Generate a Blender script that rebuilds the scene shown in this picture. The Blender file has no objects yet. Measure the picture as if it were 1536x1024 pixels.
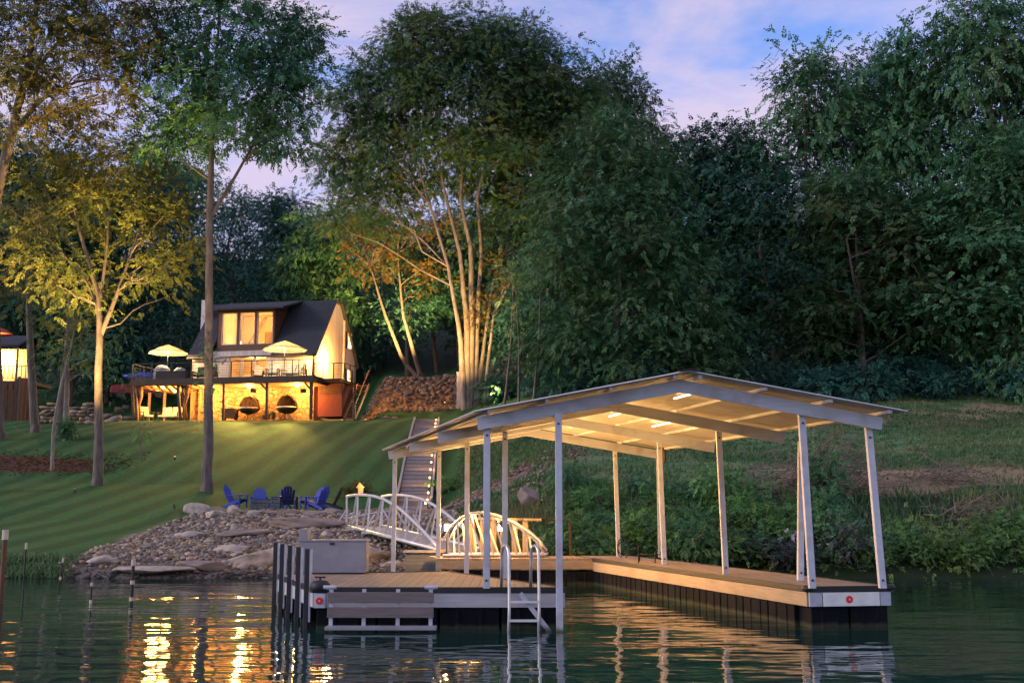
import bpy, math, random
import numpy as np
from mathutils import Vector, Matrix

RND = random.Random(11)
NR = np.random.default_rng(11)
PI = math.pi
C = bpy.context.scene.collection

# ------------------------------------------------------------------ camera model (used to survey the place)
F, PCX, PCY, CAMH = 1650.0, 768.0, 512.0, 1.8
PITCH = math.atan(248 / F)

def ray(px, py):
    x, y = (px - PCX) / F, (PCY - py) / F
    return (x, math.cos(PITCH) - y * math.sin(PITCH), math.sin(PITCH) + y * math.cos(PITCH))

def at(px, py, Y):
    r = ray(px, py); t = Y / r[1]
    return Vector((r[0] * t, Y, CAMH + r[2] * t))

def atz(px, py, z):
    r = ray(px, py); t = (z - CAMH) / r[2]
    return Vector((r[0] * t, r[1] * t, z))

# ------------------------------------------------------------------ terrain
PL = ([0, 24, 28.5, 28.9, 29.7, 40, 50, 62, 70, 76, 88, 96, 115, 150, 200, 400],
      [-2, -1.6, -.15, .08, .42, 1.35, 2.84, 5.9, 7.2, 7.7, 7.9, 10.5, 20, 36, 44, 46])
PM = ([0, 24, 28.2, 28.8, 31, 35, 39, 41, 47, 50, 60, 70, 76, 84, 88, 96, 115, 150, 200, 400],
      [-2, -1.6, -.25, .03, .38, .95, 1.42, 1.64, 1.72, 2.4, 5.0, 7.1, 7.7, 7.75, 7.9, 10.5, 20, 36, 44, 46])
PB = ([0, 24, 28.2, 28.8, 31, 35, 39, 41, 47, 50, 60, 70, 76, 82, 90, 100, 120, 150, 200, 400],
      [-2, -1.6, -.25, .03, .38, .95, 1.42, 1.64, 1.9, 2.5, 5.0, 7.1, 7.9, 9.0, 12.2, 13.8, 22, 37, 45, 47])
PR = ([0, 24, 28.0, 28.6, 29.2, 31, 34, 38, 45, 60, 72, 85, 110, 150, 200, 400],
      [-2, -1.6, -.3, .02, .3, 1.0, 2.0, 3.05, 4.3, 7.0, 9.3, 12.5, 25, 41, 49, 50])

def sm(x, a, b):
    t = np.clip((x - a) / (b - a), 0, 1)
    return t * t * (3 - 2 * t)

def lump(X, Y):
    return (np.sin(X * .31 + 1.3 * np.sin(Y * .17)) * np.cos(Y * .27 + .8 * np.sin(X * .13))
            + .5 * np.sin(X * .83 + Y * .41) * np.cos(Y * .71 - X * .37))

def zg(X, Y):
    X = np.asarray(X, float); Y = np.asarray(Y, float)
    q = X / np.maximum(Y, 5) * 1680 + 768
    zl, zm, zb, zr = (np.interp(Y, *p) for p in (PL, PM, PB, PR))
    wm, wb, wr = sm(q, 290, 380), sm(q, 530, 580), sm(q, 640, 880)
    z = zl + (zm - zl) * wm
    z = z + (zb - z) * wb
    z = z + (zr - z) * wr
    amp = .03 + .10 * sm(q, 700, 950) + .10 * sm(Y, 88, 100)
    pad = sm(Y, 71, 74) * (1 - sm(Y, 86, 92)) * (1 - sm(q, 520, 560))
    return z + lump(X, Y) * amp * sm(Y, 28.5, 32) * (1 - pad)

def z1(x, y):
    return float(zg(x, y))

def hit(px, py):
    r = ray(px, py); Y = 27.0
    while Y < 220:
        t = Y / r[1]
        if CAMH + r[2] * t <= z1(r[0] * t, Y):
            break
        Y += .1
    p = at(px, py, Y); p.z = z1(p.x, p.y)
    return p

# ------------------------------------------------------------------ mesh building
ORG = {}

def tag(o, label=None, cat=None, group=None, kind=None):
    if label: o['label'] = label
    if cat: o['category'] = cat
    if group: o['group'] = group
    if kind: o['kind'] = kind
    return o

def thing(name, loc, label, cat, group=None):
    o = bpy.data.objects.new(name, None); C.objects.link(o)
    o.empty_display_size = .3
    o.location = loc; ORG[o] = Vector(loc)
    return tag(o, label, cat, group)

class MB:
    def __init__(s):
        s.v, s.f = [], []
    def add(s, vs, fs):
        n = len(s.v)
        s.v.extend([tuple(v) for v in vs]); s.f.extend([tuple(i + n for i in f) for f in fs])
        return s
    def hexa(s, p):            # 4 bottom + 4 top points, both counter-clockwise from above
        return s.add(p, [(3, 2, 1, 0), (4, 5, 6, 7), (0, 1, 5, 4), (1, 2, 6, 5), (2, 3, 7, 6), (3, 0, 4, 7)])
    def box(s, c, size, rz=0.0, M=None):
        hx, hy, hz = [d / 2 for d in size]
        P = [Vector(q) for q in ((-hx, -hy, -hz), (hx, -hy, -hz), (hx, hy, -hz), (-hx, hy, -hz),
                                 (-hx, -hy, hz), (hx, -hy, hz), (hx, hy, hz), (-hx, hy, hz))]
        m = M or Matrix.Rotation(rz, 3, 'Z')
        return s.hexa([m @ q + Vector(c) for q in P])
    def bar(s, a, b, w, h, up=(0, 0, 1)):
        a, b = Vector(a), Vector(b); d = (b - a)
        if d.length < 1e-6: return s
        d.normalize(); u = Vector(up)
        if abs(d.dot(u)) > .98: u = Vector((0, 1, 0))
        r = d.cross(u).normalized(); u = r.cross(d).normalized()
        q = [r * (-w / 2) + u * (-h / 2), r * (w / 2) + u * (-h / 2), r * (w / 2) + u * (h / 2), r * (-w / 2) + u * (h / 2)]
        return s.add([a + k for k in q] + [b + k for k in q],
                     [(3, 2, 1, 0), (4, 5, 6, 7), (0, 1, 5, 4), (1, 2, 6, 5), (2, 3, 7, 6), (3, 0, 4, 7)][::1])
    def tube(s, pts, rad, n=8, cap=True):
        pts = [Vector(p) for p in pts]
        if not hasattr(rad, '__len__'): rad = [rad] * len(pts)
        ref = Vector((.12, .97, .2)).normalized(); vs = []; fs = []
        for i, p in enumerate(pts):
            d = (pts[min(i + 1, len(pts) - 1)] - pts[max(i - 1, 0)])
            d = d.normalized() if d.length > 1e-9 else Vector((0, 0, 1))
            r = d.cross(ref)
            if r.length < .05: r = d.cross(Vector((1, 0, 0)))
            r.normalize(); u = r.cross(d)
            for k in range(n):
                a = 2 * PI * k / n
                vs.append(p + (r * math.cos(a) + u * math.sin(a)) * rad[i])
        for i in range(len(pts) - 1):
            for k in range(n):
                a, b = i * n + k, i * n + (k + 1) % n
                fs.append((a, b, b + n, a + n))
        if cap:
            fs.append(tuple(range(n))[::-1]); fs.append(tuple(range((len(pts) - 1) * n, len(pts) * n)))
        return s.add(vs, fs)
    def prism(s, poly, ext):
        n = len(poly); e = Vector(ext)
        P = [Vector(p) for p in poly]
        return s.add(P + [p + e for p in P],
                     [tuple(range(n))[::-1], tuple(range(n, 2 * n))] + [(i, (i + 1) % n, (i + 1) % n + n, i + n) for i in range(n)])
    def lathe(s, c, prof, n=16):       # profile of (radius, z) from bottom to top
        vs, fs = [], []
        for r, z in prof:
            for k in range(n):
                a = 2 * PI * k / n
                vs.append((c[0] + r * math.cos(a), c[1] + r * math.sin(a), c[2] + z))
        for i in range(len(prof) - 1):
            for k in range(n):
                a, b = i * n + k, i * n + (k + 1) % n
                fs.append((a, b, b + n, a + n))
        fs.append(tuple(range(n))[::-1]); fs.append(tuple(range((len(prof) - 1) * n, len(prof) * n)))
        return s.add(vs, fs)
    def xf(s, M):
        s.v = [tuple(M @ Vector(v)) for v in s.v]; return s
    def build(s, name, mat, parent=None, origin=None, smooth=False, bevel=0):
        me = bpy.data.meshes.new(name)
        if parent is not None: org = ORG[parent]
        elif origin is not None: org = Vector(origin)
        else:
            a = np.array(s.v); org = Vector(((a[:, 0].min() + a[:, 0].max()) / 2, (a[:, 1].min() + a[:, 1].max()) / 2, a[:, 2].min()))
        me.from_pydata([tuple(Vector(v) - org) for v in s.v], [], s.f)
        return finish(me, name, mat, parent, org, smooth, bevel, True)

def finish(me, name, mat, parent, org, smooth=False, bevel=0, fix=False):
    if fix:
        import bmesh
        bm = bmesh.new(); bm.from_mesh(me); bmesh.ops.recalc_face_normals(bm, faces=bm.faces[:]); bm.to_mesh(me); bm.free()
    me.materials.append(mat)
    if smooth:
        me.polygons.foreach_set('use_smooth', [True] * len(me.polygons))
    me.update()
    o = bpy.data.objects.new(name, me); C.objects.link(o)
    if parent is not None:
        o.parent = parent; ORG[o] = ORG[parent]
    else:
        o.location = org; ORG[o] = Vector(org)
    if bevel:
        b = o.modifiers.new('bevel', 'BEVEL'); b.width = bevel; b.segments = 2; b.limit_method = 'ANGLE'
    return o

def np_mesh(name, V, nper, mat, parent=None, origin=(0, 0, 0), tone=None, faces=None, smooth=False):
    """V (n,3) vertices; faces are consecutive runs of nper vertices, or given as an (m,k) index array"""
    me = bpy.data.meshes.new(name)
    org = Vector(origin) if parent is None else ORG[parent]
    V = np.asarray(V, np.float32) - np.array(org, np.float32)
    if faces is None:
        faces = np.arange(len(V), dtype=np.int32).reshape(-1, nper)
    m, k = faces.shape
    me.vertices.add(len(V)); me.vertices.foreach_set('co', V.ravel())
    me.loops.add(m * k); me.loops.foreach_set('vertex_index', faces.astype(np.int32).ravel())
    me.polygons.add(m); me.polygons.foreach_set('loop_start', np.arange(0, m * k, k, dtype=np.int32))
    me.update(calc_edges=True)
    if tone is not None:
        a = me.attributes.new('tone', 'FLOAT', 'POINT'); a.data.foreach_set('value', np.asarray(tone, np.float32))
    return finish(me, name, mat, parent, org, smooth)

def copy_tree(o, parent=None):
    c = o.copy(); C.objects.link(c)
    if parent is not None:
        c.parent = parent
    for ch in list(o.children):
        copy_tree(ch, c)
    return c

# ------------------------------------------------------------------ materials
def nodes(name):
    m = bpy.data.materials.new(name); m.use_nodes = True
    nt = m.node_tree; nt.nodes.clear()
    out = nt.nodes.new('ShaderNodeOutputMaterial')
    return m, nt, out

def N(nt, t, **kw):
    n = nt.nodes.new(t)
    for k, v in kw.items():
        if k in n.inputs.keys() if hasattr(n.inputs, 'keys') else False:
            n.inputs[k].default_value = v
        else:
            setattr(n, k, v)
    return n

def L(nt, a, b):
    nt.links.new(a, b)

def c4(c): return (c[0], c[1], c[2], 1)

def mixc(nt, fac, a, b):
    n = nt.nodes.new('ShaderNodeMix'); n.data_type = 'RGBA'
    for sock, val in ((n.inputs[0], fac), (n.inputs[6], a), (n.inputs[7], b)):
        if isinstance(val, (tuple, list)): sock.default_value = c4(val)
        elif isinstance(val, (int, float)): sock.default_value = val
        else: L(nt, val, sock)
    return n.outputs[2]

def noise(nt, vec, scale, detail=4, rough=.55):
    n = nt.nodes.new('ShaderNodeTexNoise'); n.inputs['Scale'].default_value = scale
    n.inputs['Detail'].default_value = detail; n.inputs['Roughness'].default_value = rough
    if vec is not None: L(nt, vec, n.inputs['Vector'])
    return n.outputs[0]

def ramp(nt, val, a, b):
    n = nt.nodes.new('ShaderNodeMapRange'); n.clamp = True
    n.inputs[1].default_value = a; n.inputs[2].default_value = b
    L(nt, val, n.inputs[0]); return n.outputs[0]

def mathn(nt, op, a, b=None):
    n = nt.nodes.new('ShaderNodeMath'); n.operation = op
    for i, v in enumerate((a, b)):
        if v is None: continue
        if isinstance(v, (int, float)): n.inputs[i].default_value = v
        else: L(nt, v, n.inputs[i])
    return n.outputs[0]

def coords(nt, stretch=(1, 1, 1), rot=(0, 0, 0)):
    tc = nt.nodes.new('ShaderNodeTexCoord'); mp = nt.nodes.new('ShaderNodeMapping')
    mp.inputs['Scale'].default_value = stretch; mp.inputs['Rotation'].default_value = rot
    L(nt, tc.outputs['Object'], mp.inputs[0]); return mp.outputs[0]

def pmat(name, c1, c2, scale=4, rough=.6, bump=.1, metal=0.0, stretch=(1, 1, 1), rot=(0, 0, 0), grime=None, spec=.4, lines=None, dist=.02, island=0, wet=0, scum=None):
    """noise-mottled surface; lines=(axis, period, depth) adds board joints"""
    m, nt, out = nodes(name)
    b = N(nt, 'ShaderNodeBsdfPrincipled'); L(nt, b.outputs[0], out.inputs[0])
    co = coords(nt, stretch, rot)
    nz = noise(nt, co, scale, 6)
    col = mixc(nt, ramp(nt, nz, .3, .7), c1, c2)
    if grime:
        big = noise(nt, coords(nt), grime[1], 3)
        col = mixc(nt, mathn(nt, 'MULTIPLY', ramp(nt, big, .52, .72), grime[2]), col, grime[0])
    h = nz
    if island:
        ge = N(nt, 'ShaderNodeNewGeometry')
        hs_ = N(nt, 'ShaderNodeHueSaturation'); L(nt, col, hs_.inputs['Color'])
        mr = N(nt, 'ShaderNodeMapRange'); mr.inputs[3].default_value = 1 - island; mr.inputs[4].default_value = 1 + island
        L(nt, ge.outputs['Random Per Island'], mr.inputs[0]); L(nt, mr.outputs[0], hs_.inputs['Value'])
        m2 = N(nt, 'ShaderNodeMapRange'); m2.inputs[3].default_value = .5; m2.inputs[4].default_value = 1.5
        L(nt, mathn(nt, 'FRACT', mathn(nt, 'MULTIPLY', ge.outputs['Random Per Island'], 7.3)), m2.inputs[0]); L(nt, m2.outputs[0], hs_.inputs['Saturation'])
        col = hs_.outputs[0]
    if wet:
        gp = N(nt, 'ShaderNodeNewGeometry'); sz = N(nt, 'ShaderNodeSeparateXYZ'); L(nt, gp.outputs['Position'], sz.inputs[0])
        wz = ramp(nt, mathn(nt, 'ADD', sz.outputs[2], mathn(nt, 'MULTIPLY', nz, .12)), wet, wet + .1)
        col = mixc(nt, wz, tuple(x * .3 for x in c2), col)
    if scum:
        gp = N(nt, 'ShaderNodeNewGeometry'); sz = N(nt, 'ShaderNodeSeparateXYZ'); L(nt, gp.outputs['Position'], sz.inputs[0])
        wz = ramp(nt, mathn(nt, 'ADD', sz.outputs[2], mathn(nt, 'MULTIPLY', noise(nt, coords(nt, (1, 1, .2)), 6, 4), .12)), .08, .14)
        col = mixc(nt, wz, scum, col)
    if lines:
        ax, per, dep = lines
        sp = N(nt, 'ShaderNodeSeparateXYZ'); L(nt, coords(nt, (1, 1, 1), rot), sp.inputs[0])
        fr = mathn(nt, 'FRACT', mathn(nt, 'DIVIDE', sp.outputs[ax], per))
        fl = mathn(nt, 'FLOOR', mathn(nt, 'DIVIDE', sp.outputs[ax], per))
        wn = N(nt, 'ShaderNodeTexWhiteNoise'); wn.noise_dimensions = '1D'; L(nt, fl, wn.inputs[1])
        col = mixc(nt, mathn(nt, 'MULTIPLY', wn.outputs[0], .45), col, tuple(x * .55 for x in c1))
        gap = mathn(nt, 'LESS_THAN', fr, .07)
        col = mixc(nt, mathn(nt, 'MULTIPLY', gap, dep), col, tuple(x * .2 for x in c1))
        h = mathn(nt, 'SUBTRACT', mathn(nt, 'MULTIPLY', nz, .4), mathn(nt, 'MULTIPLY', gap, 1.0))
    L(nt, col, b.inputs['Base Color'])
    b.inputs['Metallic'].default_value = metal; b.inputs['Specular IOR Level'].default_value = spec
    rr = N(nt, 'ShaderNodeMapRange'); rr.inputs[3].default_value = max(.02, rough - .12); rr.inputs[4].default_value = min(1, rough + .12)
    L(nt, nz, rr.inputs[0]); L(nt, rr.outputs[0], b.inputs['Roughness'])
    if bump:
        bp = N(nt, 'ShaderNodeBump'); bp.inputs['Strength'].default_value = bump; bp.inputs['Distance'].default_value = dist
        L(nt, h, bp.inputs['Height']); L(nt, bp.outputs[0], b.inputs['Normal'])
    return m

def emat(name, c, s):
    m, nt, out = nodes(name)
    e = N(nt, 'ShaderNodeEmission'); e.inputs[0].default_value = c4(c); e.inputs[1].default_value = s
    L(nt, e.outputs[0], out.inputs[0]); return m

def leafmat(name, dark, light, accent, trans=.25, acc=.12):
    m, nt, out = nodes(name)
    at_ = N(nt, 'ShaderNodeAttribute', attribute_name='tone')
    oi = N(nt, 'ShaderNodeObjectInfo')
    col = mixc(nt, at_.outputs['Fac'], dark, light)
    big = noise(nt, coords(nt), .35, 2)
    col = mixc(nt, mathn(nt, 'MULTIPLY', ramp(nt, big, .5, .7), acc * 3), col, accent)
    hsv = N(nt, 'ShaderNodeHueSaturation'); L(nt, col, hsv.inputs['Color'])
    v = N(nt, 'ShaderNodeMapRange'); v.inputs[3].default_value = .8; v.inputs[4].default_value = 1.2
    L(nt, oi.outputs['Random'], v.inputs[0]); L(nt, v.outputs[0], hsv.inputs['Value'])
    hh = N(nt, 'ShaderNodeMapRange'); hh.inputs[3].default_value = .48; hh.inputs[4].default_value = .515
    L(nt, oi.outputs['Random'], hh.inputs[0]); L(nt, hh.outputs[0], hsv.inputs['Hue'])
    d = N(nt, 'ShaderNodeBsdfPrincipled'); L(nt, hsv.outputs[0], d.inputs['Base Color'])
    d.inputs['Roughness'].default_value = .55; d.inputs['Specular IOR Level'].default_value = .25
    t = N(nt, 'ShaderNodeBsdfTranslucent'); L(nt, hsv.outputs[0], t.inputs[0])
    mx = N(nt, 'ShaderNodeMixShader'); mx.inputs[0].default_value = trans
    L(nt, d.outputs[0], mx.inputs[1]); L(nt, t.outputs[0], mx.inputs[2]); L(nt, mx.outputs[0], out.inputs[0])
    return m

def glassmat(name):
    m, nt, out = nodes(name)
    t = N(nt, 'ShaderNodeBsdfTransparent'); g = N(nt, 'ShaderNodeBsdfGlossy'); g.inputs['Roughness'].default_value = .03
    f = N(nt, 'ShaderNodeFresnel'); f.inputs[0].default_value = 1.45
    mx = N(nt, 'ShaderNodeMixShader'); L(nt, f.outputs[0], mx.inputs[0]); L(nt, t.outputs[0], mx.inputs[1]); L(nt, g.outputs[0], mx.inputs[2])
    L(nt, mx.outputs[0], out.inputs[0]); return m

M = {}
M['white'] = pmat('white_painted_steel', (.55, .57, .62), (.46, .48, .53), 9, .45, .08, grime=((.3, .24, .18), 2.2, .6), scum=(.12, .11, .07))
M['beam'] = pmat('white_painted_timber', (.54, .56, .62), (.42, .44, .49), 5, .55, .25, stretch=(.4, 3, 12), grime=((.27, .24, .21), 1.9, .6))
M['sheet'] = pmat('galvanised_roof_sheet', (.6, .58, .55), (.48, .46, .43), 3, .42, .03, metal=.1, grime=((.36, .28, .2), .7, .5))
M['deck'] = pmat('deck_boards', (.44, .32, .2), (.32, .23, .145), 5, .65, .35, stretch=(6, .7, 1), lines=(0, .14, .85), grime=((.2, .15, .11), .8, .55))
M['fascia'] = pmat('fascia_timber', (.52, .5, .5), (.42, .4, .4), 4, .6, .25, stretch=(.6, .6, 9), grime=((.3, .27, .25), 1.3, .5))
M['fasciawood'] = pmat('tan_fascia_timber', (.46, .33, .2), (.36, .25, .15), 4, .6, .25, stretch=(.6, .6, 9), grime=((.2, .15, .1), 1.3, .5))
M['taupe'] = pmat('weathered_bumper_board', (.2, .165, .15), (.14, .115, .105), 5, .7, .35, stretch=(.5, 1, 9))
M['float'] = pmat('black_plastic_float', (.005, .006, .008), (.009, .01, .013), 3, .8, .1, grime=((.025, .022, .017), 1.5, .45), spec=.1, scum=(.05, .05, .03))
M['black'] = pmat('black_rubber', (.016, .016, .018), (.03, .03, .032), 8, .55, .1)
M['alu'] = pmat('brushed_aluminium', (.72, .71, .7), (.6, .59, .58), 8, .32, .05, metal=.75)
M['gang'] = pmat('aluminium_gangway', (.7, .68, .64), (.58, .56, .52), 8, .4, .06, metal=.3)
M['greybox'] = pmat('grey_moulded_plastic', (.3, .3, .32), (.24, .24, .26), 4, .55, .08, grime=((.16, .14, .13), 1.4, .5))
M['greyslat'] = pmat('grey_slatted_boards', (.2, .21, .21), (.14, .15, .15), 4, .65, .4, lines=(2, .09, .9))
M['red'] = emat('unused_red', (1, 0, 0), 0)
bpy.data.materials.remove(M['red'])
M['red'] = pmat('red_reflector', (.85, .03, .02), (.7, .02, .015), 20, .25, .02)
M['bark'] = pmat('grey_brown_bark', (.2, .16, .125), (.095, .075, .06), 7, .85, .8, stretch=(1, 1, .25), grime=((.06, .055, .04), .9, .6), dist=.05)
M['barkpale'] = pmat('pale_bark', (.34, .29, .24), (.17, .135, .105), 6, .8, .8, stretch=(1, 1, .3), grime=((.1, .09, .06), .8, .5), dist=.05)
M['rock'] = pmat('grey_tan_rock', (.37, .285, .2), (.165, .13, .098), 4, .85, 1.0, grime=((.28, .21, .14), .6, .7), dist=.05, island=.65, wet=.17)
M['slab'] = pmat('sandstone_slab', (.3, .22, .165), (.18, .145, .125), 2.2, .8, .9, stretch=(1, 1, 5), grime=((.2, .2, .22), 1.1, .6), dist=.05, wet=.17)
M['brownrock'] = pmat('brown_rubble_rock', (.22, .16, .112), (.11, .08, .056), 3, .85, .6, grime=((.1, .08, .06), .7, .6), dist=.05, island=.5)
M['siding'] = pmat('board_siding', (.62, .56, .5), (.5, .45, .4), 3, .65, .4, stretch=(5, 5, .3), lines=(1, .3, .6))
M['cream'] = pmat('cream_front_siding', (.66, .6, .54), (.55, .5, .45), 3, .65, .4, stretch=(5, 5, .3), lines=(0, .3, .5))
M['shingle'] = pmat('dark_roof_shingle', (.05, .055, .065), (.028, .03, .038), 9, .8, .5, stretch=(1, 1, 1), lines=(2, .16, .7))
M['cedar'] = pmat('brown_shingle_siding', (.17, .075, .04), (.09, .04, .022), 7, .75, .5, lines=(2, .16, .8))
M['redwood'] = pmat('red_painted_boards', (.26, .06, .035), (.17, .04, .025), 4, .7, .35, stretch=(5, 5, .4))
M['trimwood'] = pmat('dark_timber', (.07, .045, .03), (.04, .026, .018), 6, .65, .3, stretch=(2, 2, .5))
M['frame'] = pmat('brown_window_frame', (.2, .085, .04), (.13, .055, .028), 6, .5, .1)
M['stonewall'] = pmat('rough_stone_facing', (.52, .36, .18), (.15, .08, .035), 1.9, .85, 1.0, grime=((.3, .24, .17), 1.3, .6), dist=.06)
def stonemat(name):
    m, nt, out = nodes(name)
    b = N(nt, 'ShaderNodeBsdfPrincipled'); L(nt, b.outputs[0], out.inputs[0]); b.inputs['Roughness'].default_value = .85
    co = coords(nt, (1, 1, 1.5)); ds = N(nt, 'ShaderNodeTexNoise'); ds.inputs['Scale'].default_value = 2.5; L(nt, co, ds.inputs['Vector'])
    v2 = mixc(nt, .12, co, ds.outputs[1])
    vo = N(nt, 'ShaderNodeTexVoronoi'); vo.inputs['Scale'].default_value = 2.6; L(nt, v2, vo.inputs['Vector'])
    ve = N(nt, 'ShaderNodeTexVoronoi'); ve.feature = 'DISTANCE_TO_EDGE'; ve.inputs['Scale'].default_value = 2.6; L(nt, v2, ve.inputs['Vector'])
    sp = N(nt, 'ShaderNodeSeparateColor'); L(nt, vo.outputs['Color'], sp.inputs[0])
    c = mixc(nt, sp.outputs[0], (.33, .2, .095), (.5, .36, .2)); c = mixc(nt, mathn(nt, 'MULTIPLY', ramp(nt, noise(nt, co, 5, 5), .4, .7), .5), c, (.16, .09, .045))
    j = ramp(nt, ve.outputs[0], .0, .09); c = mixc(nt, j, (.24, .16, .09), c); L(nt, c, b.inputs['Base Color'])
    bp = N(nt, 'ShaderNodeBump'); bp.inputs['Strength'].default_value = 1; bp.inputs['Distance'].default_value = .06; L(nt, mathn(nt, 'ADD', j, mathn(nt, 'MULTIPLY', noise(nt, co, 7, 4), .4)), bp.inputs['Height']); L(nt, bp.outputs[0], b.inputs['Normal'])
    return m
M['stonewall'] = stonemat('irregular_stone_facing')
M['plaster'] = pmat('cream_interior_plaster', (.72, .6, .42), (.62, .5, .34), 1.2, .8, .05)
M['soffit'] = pmat('timber_soffit', (.4, .26, .14), (.3, .19, .1), 4, .7, .2, lines=(0, .14, .7))
M['rail'] = pmat('dark_metal_rail', (.03, .026, .023), (.05, .042, .035), 8, .45, .05, metal=.4)
M['canvas'] = pmat('cream_canvas', (.68, .56, .42), (.58, .47, .34), 6, .8, .1)
def glowcanvas(name, c):
    m, nt, out = nodes(name)
    d = N(nt, 'ShaderNodeBsdfDiffuse'); t = N(nt, 'ShaderNodeBsdfTranslucent'); mx = N(nt, 'ShaderNodeMixShader')
    col = mixc(nt, noise(nt, coords(nt), 4, 3), c, tuple(x * .8 for x in c)); L(nt, col, d.inputs[0]); L(nt, col, t.inputs[0]); mx.inputs[0].default_value = .5
    L(nt, d.outputs[0], mx.inputs[1]); L(nt, t.outputs[0], mx.inputs[2]); L(nt, mx.outputs[0], out.inputs[0]); return m
M['shadecloth'] = glowcanvas('cream_parasol_cloth', (.72, .6, .42))
M['redcanvas'] = pmat('red_canvas', (.5, .06, .04), (.38, .045, .03), 6, .8, .1)
M['cushion'] = pmat('pale_cushion', (.6, .52, .42), (.5, .43, .35), 8, .85, .15)
M['wicker'] = pmat('brown_wicker', (.05, .03, .017), (.022, .013, .008), 30, .7, .5)
M['cover'] = pmat('grey_furniture_cover', (.25, .28, .3), (.16, .18, .2), 5, .75, .3)
M['bluechair'] = pmat('blue_painted_slats', (.04, .075, .42), (.028, .055, .31), 6, .5, .15, stretch=(3, 3, .6))
M['navychair'] = pmat('navy_painted_slats', (.015, .022, .08), (.01, .015, .055), 6, .5, .15)
M['darkchair'] = pmat('charcoal_painted_slats', (.03, .035, .045), (.02, .024, .03), 6, .5, .15)
M['curtain'] = pmat('brown_outdoor_curtain', (.24, .13, .06), (.15, .08, .04), 5, .85, .3, stretch=(8, 8, .3))
M['step'] = pmat('dark_stair_tread', (.22, .2, .19), (.15, .14, .135), 5, .7, .2, stretch=(1, 4, 4))
M['riser'] = pmat('pale_stair_edge', (.42, .38, .34), (.32, .29, .26), 5, .7, .2)
M['fence'] = pmat('stained_fence_boards', (.2, .09, .045), (.12, .055, .03), 4, .75, .4, stretch=(5, 5, .4), lines=(0, .16, .7))
M['truckred'] = pmat('red_car_paint', (.13, .011, .01), (.1, .01, .009), 3, .3, .01)
M['blue'] = pmat('blue_plastic', (.03, .07, .4), (.025, .055, .32), 3, .35, .03)
M['cabinet'] = pmat('white_cabinet', (.6, .6, .6), (.5, .5, .5), 4, .5, .05, grime=((.3, .26, .22), 1.5, .5))
M['twig'] = pmat('dry_grey_twigs', (.22, .175, .13), (.085, .065, .048), 6, .85, .3)
M['glass'] = glassmat('window_glass')
M['dirt'] = pmat('terracotta', (.3, .12, .06), (.22, .09, .045), 6, .7, .1)
WARM = (1.0, .42, .09)
M['bulb'] = emat('warm_bulb', (1, .6, .25), 8)
M['led'] = emat('warm_led_strip', (1.0, .72, .4), 2.2)
M['steplight'] = emat('warm_step_light', (1.0, .55, .2), 2.2)
M['uplens'] = emat('warm_uplight_lens', (1.0, .6, .22), .8)
M['screenlamp'] = emat('warm_lamp_shade', (1.0, .66, .32), 5)
M['leaf'] = leafmat('broadleaf_foliage', (.018, .085, .045), (.115, .28, .115), (.17, .26, .06))
M['leafolive'] = leafmat('olive_foliage', (.055, .09, .022), (.17, .19, .045), (.2, .16, .03), .35, .15)
M['leafdark'] = leafmat('dark_foliage', (.012, .068, .052), (.07, .2, .13), (.08, .17, .08), .2)
M['leafamber'] = leafmat('amber_foliage', (.05, .06, .017), (.19, .18, .055), (.2, .14, .03), .35, .2)
M['leafmid'] = leafmat('mid_green_foliage', (.02, .068, .03), (.1, .2, .07), (.2, .16, .04), .3, .14)
M['leafgold'] = leafmat('golden_foliage', (.07, .06, .012), (.17, .12, .022), (.19, .1, .02), .35, .25)
M['leafshrub'] = leafmat('shrub_foliage', (.045, .12, .036), (.15, .32, .085), (.24, .3, .06), .25, .2)
M['leafblue'] = leafmat('blue_green_foliage', (.03, .05, .04), (.09, .12, .1), (.1, .13, .11), .2)
M['petal'] = pmat('lilac_petals', (.62, .56, .8), (.5, .44, .7), 20, .6, 0)
M['grassblade'] = leafmat('grass_blades', (.04, .11, .035), (.13, .2, .075), (.22, .19, .09), .25, .25)
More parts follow.
